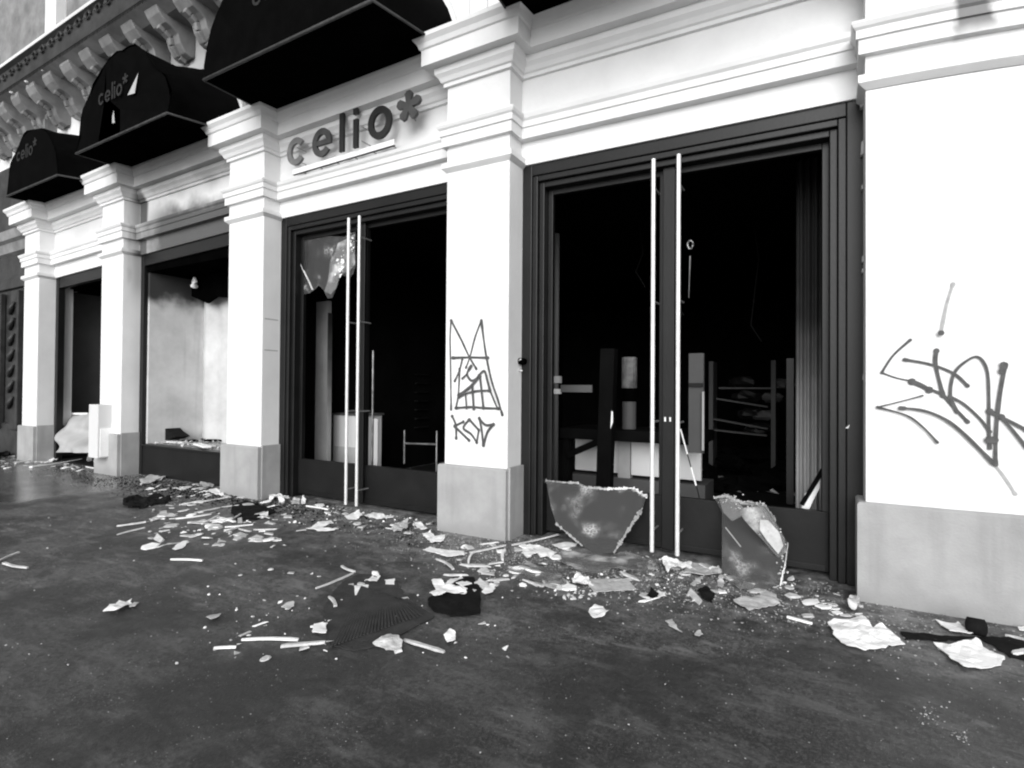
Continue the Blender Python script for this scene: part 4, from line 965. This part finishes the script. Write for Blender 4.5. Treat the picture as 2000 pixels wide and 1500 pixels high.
DK = [
 ('ribbed_mat','dark fan-shaped ribbed mat lying in the middle of the pavement','mat',[(702,1122),(745,1124),(770,1132),(782,1150),(800,1175),(850,1205),(800,1232),(725,1268),(690,1272),(645,1262),(636,1225),(630,1195),(650,1160),(672,1135)],'rubber',.012),
 ('black_sheet','flat black rubber sheet under the twisted white paper','sheet',[(838,1168),(855,1160),(885,1128),(925,1128),(938,1150),(938,1200),(880,1206),(845,1196),(835,1182)],'dkcloth',.02),
 ('black_cloth','long black rag lying on the wet patch before the burnt window','rag',[(240,978),(250,972),(275,972),(300,966),(320,968),(335,976),(322,982),(300,984),(285,990),(262,992),(240,986)],'dkcloth',.09),
 ('black_cloth','black scrap in the litter before the shattered pane','rag',[(1362,1152),(1378,1150),(1394,1160),(1390,1172),(1372,1170)],'dkcloth',.09),
 ('black_cloth','small black scrap right of the board end','rag',[(1262,1162),(1272,1152),(1288,1160),(1284,1168),(1270,1170)],'dkcloth',.06),
 ('black_cloth','flat black rag beside the third pillar litter','rag',[(455,985),(480,978),(520,990),(540,1000),(500,1016),(462,1016),(450,1000)],'dkcloth',.02),
 ('black_bag','black rubbish bag slumped at the far left edge','bag',[(-30,872),(0,868),(25,872),(32,884),(10,892),(-30,892)],'dkcloth',.22),
 ('black_cloth','dark sheet folded between the papers near the right picture edge','rag',[(1760,1235),(1850,1244),(1905,1246),(1995,1246),(2040,1262),(2000,1290),(1972,1285),(1940,1262),(1905,1248),(1840,1254),(1768,1250)],'dkcloth',.012),
]
for i, (nm, lb, ct, pts, mt, lift) in enumerate(DK): sheet(nm, lb, ct, pts, mt, lift, i+101, base=.002)
r = root('dark_roll', 'short dark rolled cloth lying against the right pier', 'roll'); q0, q1 = ong(1885,1220,.04), ong(1928,1228,.04)
b = MB(); b.tube([q0, q0.lerp(q1,.1), q0.lerp(q1,.9), q1],[.02,.045,.045,.025],12); b.build('roll', M['dkcloth'], r, smooth=True)
# ribs of the mat
mat_o = [o for o in C.objects if o.name.startswith('ribbed_mat')][0]
b = MB(); ctr = ong(700,1110)
for k in range(26):
    px0, py0 = 645+k*7.2, 1268-k*2.6; q = ong(px0, py0, .014); p_ = ong(712+k*2.6, 1135+k*1.2, .014)
    b.bar(q.lerp(p_,.03), q.lerp(p_,.9), .012, .003)
for v in range(len(b.v)): b.v[v] = (b.v[v][0]-mat_o.location.x, b.v[v][1]-mat_o.location.y, b.v[v][2]+.001)
tag(b.build('rib', M['rubber'], mat_o), kind='stuff')
ST = [(470,1247,583,1247,7,'long pale stick, upper of the pair left of the ribbed mat'),(545,1260,636,1256,10,'thick pale slat, lower of the pair left of the ribbed mat'),(790,1248,865,1278,9,'pale slat pointing to the lower right, near the mat tip'),
(418,1263,462,1261,6,'short pale stick at the far left of the stick pair'),(617,1147,690,1120,5,'long thin stick slanting over the far edge of the mat'),(667,1103,692,1120,5,'short stick meeting the slanting one in a V'),
(333,1091,395,1093,5,'single pale stick lying alone on the left pavement'),(228,1026,287,1020,5,'bright stick on the left, upper of two parallel ones'),(228,1043,284,1033,3,'thin stick on the left, lower of two parallel ones'),
(343,1012,412,1003,5,'pale slat in the stick pile, topmost'),(365,1020,455,1013,7,'long broad slat in the middle of the stick pile'),(395,1022,425,1011,5,'crossed short slat in the stick pile'),(425,1009,458,1018,6,'curved slat end at the right of the stick pile'),
(495,1033,541,1034,4,'level stick right of the stick pile'),(466,1031,490,1041,4,'short slanting stick touching the level one'),(441,1028,494,1023,4,'thin stick just above the level one'),(852,1090,885,1113,6,'short slanting stick below the torn board'),
(1000,1063,1090,1047,5,'long white stick against the foot of the left door jamb'),(915,1098,927,1075,5,'upright-looking short stick before the fourth pillar'),(918,1078,985,1066,6,'long pale stick crossing before the fourth pillar'),
(955,1100,985,1101,5,'short level stick below the fourth pillar corner'),(986,1072,982,1092,7,'short thick stub right at the fourth pillar corner'),(8,1098,54,1110,5,'bright stick at the left picture edge'),(-5,1095,36,1082,3,'faint thin stick crossing at the left picture edge'),
(1535,1202,1588,1216,7,'white stick before the right pier plinth'),(1963,1238,2010,1252,5,'white stick at the right picture edge, slanting'),(1975,1274,2010,1276,9,'white slat end at the right picture edge, level'),
(598,987,640,994,5,'white slat along the foot of the small shop kick panel'),(320,932,366,924,5,'pale slat resting by the burnt window riser'),(275,945,318,934,5,'pale slat end below the torn sheet at the riser'),
(1100,1128,1112,1140,4,'faint glass-edged stick near the thin glass piece'),(380,1000,430,992,4,'thin slat above the stick pile'),(455,1012,470,1006,3,'splinter between the sticks before the third pillar'),
(605,1222,640,1215,3,'dark-edged splinter near the white flap'),(642,1163,655,1185,7,'short broken stick at the left edge of the mat'),(30,905,70,899,5,'pale slat among the far left litter'),(60,912,160,897,6,'long pale plank across the first bay threshold'),(0,893,50,890,8,'white plank at the far left edge'),
(1020,1130,1062,1150,5,'pale glass edge strip lying aslant near the pane'),(350,985,395,977,4,'thin pale lath before the third pillar, left'),(400,978,445,972,4,'thin pale lath nearer to the third pillar')]
for i, (x0,y0,x1,y1,w_,lb) in enumerate(ST):
    a, c = ong(x0,y0,.015), ong(x1,y1,.015); dep = (a-EYE).length
    L_ = (c-a).length; vw = (ray((x0+x1)/2,(y0+y1)/2)).normalized()
    wd = max(.012, w_*dep/F_PX*.8); mid_ = (a+c)/2
    b = MB(); tilt = .01*(i % 3); 
    rs = random.Random(i*7+1); dd = (c-a).normalized(); sd = Vector((-dd.y, dd.x, 0)); nseg = 6; bow_ = rs.gauss(0,.012)*L_*3
    ringv = []
    for k in range(nseg+1):
        t = k/nseg; ctr_ = Vector((a.x,a.y,.010)).lerp(Vector((c.x,c.y,.010+tilt)), t)+sd*bow_*math.sin(math.pi*t)
        hw = wd*.5*(.8+.4*rs.random())*(.55 if k in (0,nseg) and rs.random() < .6 else 1); hh = wd*.24*(.8+.4*rs.random()); ctr_ = ctr_+dd*rs.gauss(0,.004)
        ringv += [ctr_-sd*hw+Vector((0,0,-.006)), ctr_+sd*hw+Vector((0,0,-.006)), ctr_+sd*hw*.9+Vector((0,0,hh)), ctr_-sd*hw*.9+Vector((0,0,hh))]
    b.add(ringv, [(0,1,2,3),tuple(nseg*4+q_ for q_ in (3,2,1,0))]+[(k*4+q_,(k+1)*4+q_,(k+1)*4+(q_+1)%4,k*4+(q_+1)%4) for k in range(nseg) for q_ in range(4)])
    if i % 2: # splintered end
        d_ = (c-a).normalized(); b.add([c+Vector((0,0,.004)), c+d_*wd*1.6+Vector((.004,.0,.012)), c+Vector((-d_.y,d_.x,0))*wd*.45+Vector((0,0,.006))],[(0,1,2)])
    tag(b.build('wood_stick', M['wood' if i % 3 else 'white'], None, bevel=.0), lb, 'stick', 'broken sticks on the pavement')
# cluster of crumbled plaster bits
rnd = random.Random(21)
FIELD = [ # where, wall-side word, n, region px, sizes, flatness
 ('before the burnt window', 170,(290,935,560,1070),(.012,.085)),
 ('between fourth pillar and leaning pane', 80,(880,1062,1120,1150),(.010,.07)),
 ('at the foot of the main door', 80,(1190,1088,1560,1175),(.008,.06)),
 ('at the foot of the right pier', 22,(1560,1160,1690,1205),(.010,.05)),
 ('before the small shop door', 44,(560,985,860,1045),(.010,.06)),
 ('around the ribbed mat', 44,(440,1110,1000,1290),(.008,.035)),
 ('before the first bay', 40,(0,884,250,915),(.03,.08)),
]
SHAPES = [('three-cornered',3),('square-cut',4),('ragged',6),('narrow',4),('rounded',8)]
PM = [('white','white'),('dull grey','offwhite'),('chalky','plasterchunk')]
protos = {}; used = set(); placed = []
for (where, n_, (x0,y0,x1,y1), (s0,s1)) in FIELD:
    for i in range(n_):
        u_, v_ = rnd.random(), rnd.random(); q = ong(x0+(x1-x0)*u_, y0+(y1-y0)*v_)
        if q.y > D-.03: q.y = D-.05-.3*rnd.random()
        pos = ('left end','left part','middle','right part','right end')[min(4,int(u_*5))]; row = ('wall side','centre row','road side')[min(2,int(v_*3))]
        for _ in range(40):
            sh, k_ = SHAPES[rnd.randrange(5)]; tw, mt = PM[rnd.randrange(3)]; t_ = rnd.random()**2
            lb = f"{'large ' if t_ > .5 else 'small ' if t_ < .08 else ''}{tw} {sh} scrap {where}, {pos}, {row}"
            if lb not in used: break
        used.add(lb)
        if (sh, mt) not in protos:
            a0 = rnd.random()*6; st = 2.6 if sh == 'narrow' else 1.1; b = MB()
            rr_ = [(.55+.6*rnd.random()) if sh in ('ragged','three-cornered') else .9 for _ in range(k_)]
            lo_ = [(math.cos(a0+2*math.pi*j/k_)*rr_[j]*st, math.sin(a0+2*math.pi*j/k_)*rr_[j]*(.6 if sh == 'narrow' else 1), .10*rnd.random()) for j in range(k_)]
            hi_ = [(x_*.85, y_*.85, z_+.22+.3*rnd.random()) for x_,y_,z_ in lo_]
            b.add(lo_+hi_, [tuple(range(k_-1,-1,-1)), tuple(range(k_,2*k_))]+[(j,(j+1)%k_,k_+(j+1)%k_,k_+j) for j in range(k_)])
            protos[(sh, mt)] = [b, None]
        s_ = s0+(s1-s0)*t_
        mx = Matrix.LocRotScale(Vector((q.x,q.y,.003)), __import__('mathutils').Euler((rnd.gauss(0,.12),rnd.gauss(0,.12),rnd.random()*6)), Vector((s_,s_,min(.022,s_*(.4 if mt != 'plasterchunk' else .8)))))
        placed.append((s_/(q-EYE).length, sh, mt, mx, lb, 'litter scraps '+where))
placed.sort(key=lambda p_: -p_[0])
for (_, sh, mt, mx, lb, gp) in placed[:285]:
    b, o0 = protos[(sh, mt)]
    if o0 is None: o = protos[(sh, mt)][1] = b.build('litter_scrap', M[mt])
    else: o = o0.copy(); C.objects.link(o)
    o.matrix_world = mx; tag(o, lb, 'litter', gp)
rest = {}
for (_, sh, mt, mx, lb, gp) in placed[285:]:
    b = protos[(sh, mt)][0]; rest.setdefault(mt, MB()).add([tuple(mx @ Vector(v)) for v in b.v], b.f)
for mt, b in rest.items(): tag(b.build('small_litter', M[mt]), {'white':'smallest white chips scattered along the shopfront','offwhite':'smallest dull grey chips scattered along the shopfront','plasterchunk':'smallest chalky chips scattered along the shopfront'}[mt], 'litter', kind='stuff')
def crumbs(label, n_, x0,y0,x1,y1, s0,s1, mt):
    b = MB()
    for i in range(n_):
        ga = (x1-x0) < 120
        if ga: q = ong(rnd.gauss((x0+x1)/2,(x1-x0)*.3), rnd.gauss((y0+y1)/2,(y1-y0)*.26))
        else: q = ong(x0+(x1-x0)*rnd.random(), y0+(y1-y0)*rnd.random())
        if q.y > D-.03: q.y = D-.05-.2*rnd.random()
        s_ = s0+(s1-s0)*rnd.random()**2.5; k_ = 5; a0 = rnd.random()*6
        lo_ = [(q.x+s_*math.cos(a0+1.257*j)*(.5+.6*rnd.random()), q.y+s_*math.sin(a0+1.257*j)*(.5+.6*rnd.random()), .001) for j in range(k_)]
        hi_ = [(q.x+(x_-q.x)*.7, q.y+(y_-q.y)*.7, s_*(.4+.5*rnd.random())) for x_,y_,_ in lo_]
        b.add(lo_+hi_, [tuple(range(k_,2*k_))]+[(j,(j+1)%k_,k_+(j+1)%k_,k_+j) for j in range(k_)])
    tag(b.build('crumbs', M[mt]), label, 'crumbs', kind='stuff')
crumbs('clustered plaster crumbs under the pale board end', 40,1086,1150,1158,1174,.006,.020,'plasterchunk')
crumbs('white chips along the foot of the small shop door', 60,560,985,860,1030,.005,.022,'white')
crumbs('crumbs around the ribbed mat', 70,400,1110,1000,1290,.003,.012,'white')
crumbs('crumbs on the open foreground pavement', 34,900,1180,2000,1490,.002,.006,'offwhite')
crumbs('crumbs on the pavement on the left', 40,0,1000,500,1300,.004,.012,'offwhite')
crumbs('whitish wet crumbs clustered on the lower right pavement', 70,1785,1375,1850,1425,.001,.006,'panel')
crumbs('bright crumb smear near the lower right corner', 40,1856,1426,1896,1454,.001,.006,'panel')
crumbs('bright glass crumbs before the main door', 160,1060,1080,1560,1165,.004,.016,'white')
# glass grit and ash swept along the shopfront
def grit(name, label, n, fn, mt, seed, s0=.003, s1=.012):
    rnd = random.Random(seed); vs = []; fs = []
    for i in range(n):
        x, y = fn(rnd)
        if y > D+.02 or (y > -.05 and any(a-.05 < x < c+.05 for a, c in PX+[(6.0,9)])): continue
        s_ = s0+(s1-s0)*rnd.random()**3; a = rnd.random()*6.28; z = .001+s_*.25
        o = len(vs)
        for k in range(4): vs.append((x+s_*math.cos(a+k*1.57)*(.5+rnd.random()), y+s_*math.sin(a+k*1.57)*(.5+rnd.random()), z+s_*rnd.random()*.8))
        vs.append((x,y,.0)); fs += [(o,o+1,o+2,o+3),(o,o+4,o+1),(o+1,o+4,o+2),(o+2,o+4,o+3),(o+3,o+4,o)]
    b = MB(); b.v = vs; b.f = fs; tag(b.build(name, M[mt]), label, 'grit', kind='stuff')
grit('glass_grit','crushed glass and plaster dust along the foot of the shopfront',8000,lambda r_:(-7+14.5*r_.random(), D-abs(r_.gauss(0,.36))),'panel',1,.002,.009)
grit('glass_grit','fine glass grit scattered before the main door',5000,lambda r_:(r_.gauss(4.3,1.0), r_.gauss(-.35,.28)),'offwhite',2,.002,.009)
grit('glass_grit','fine bright crumbs over the open pavement',5000,lambda r_:(-6+13*r_.random(), -3.6+3.6*r_.random()),'panel',3,.001,.004)
grit('ash_grit','dark ash and char before the burnt window and the third pillar',5000,lambda r_:(r_.gauss(-.8,1.3), r_.gauss(-.15,.22)),'black',4,.003,.013)
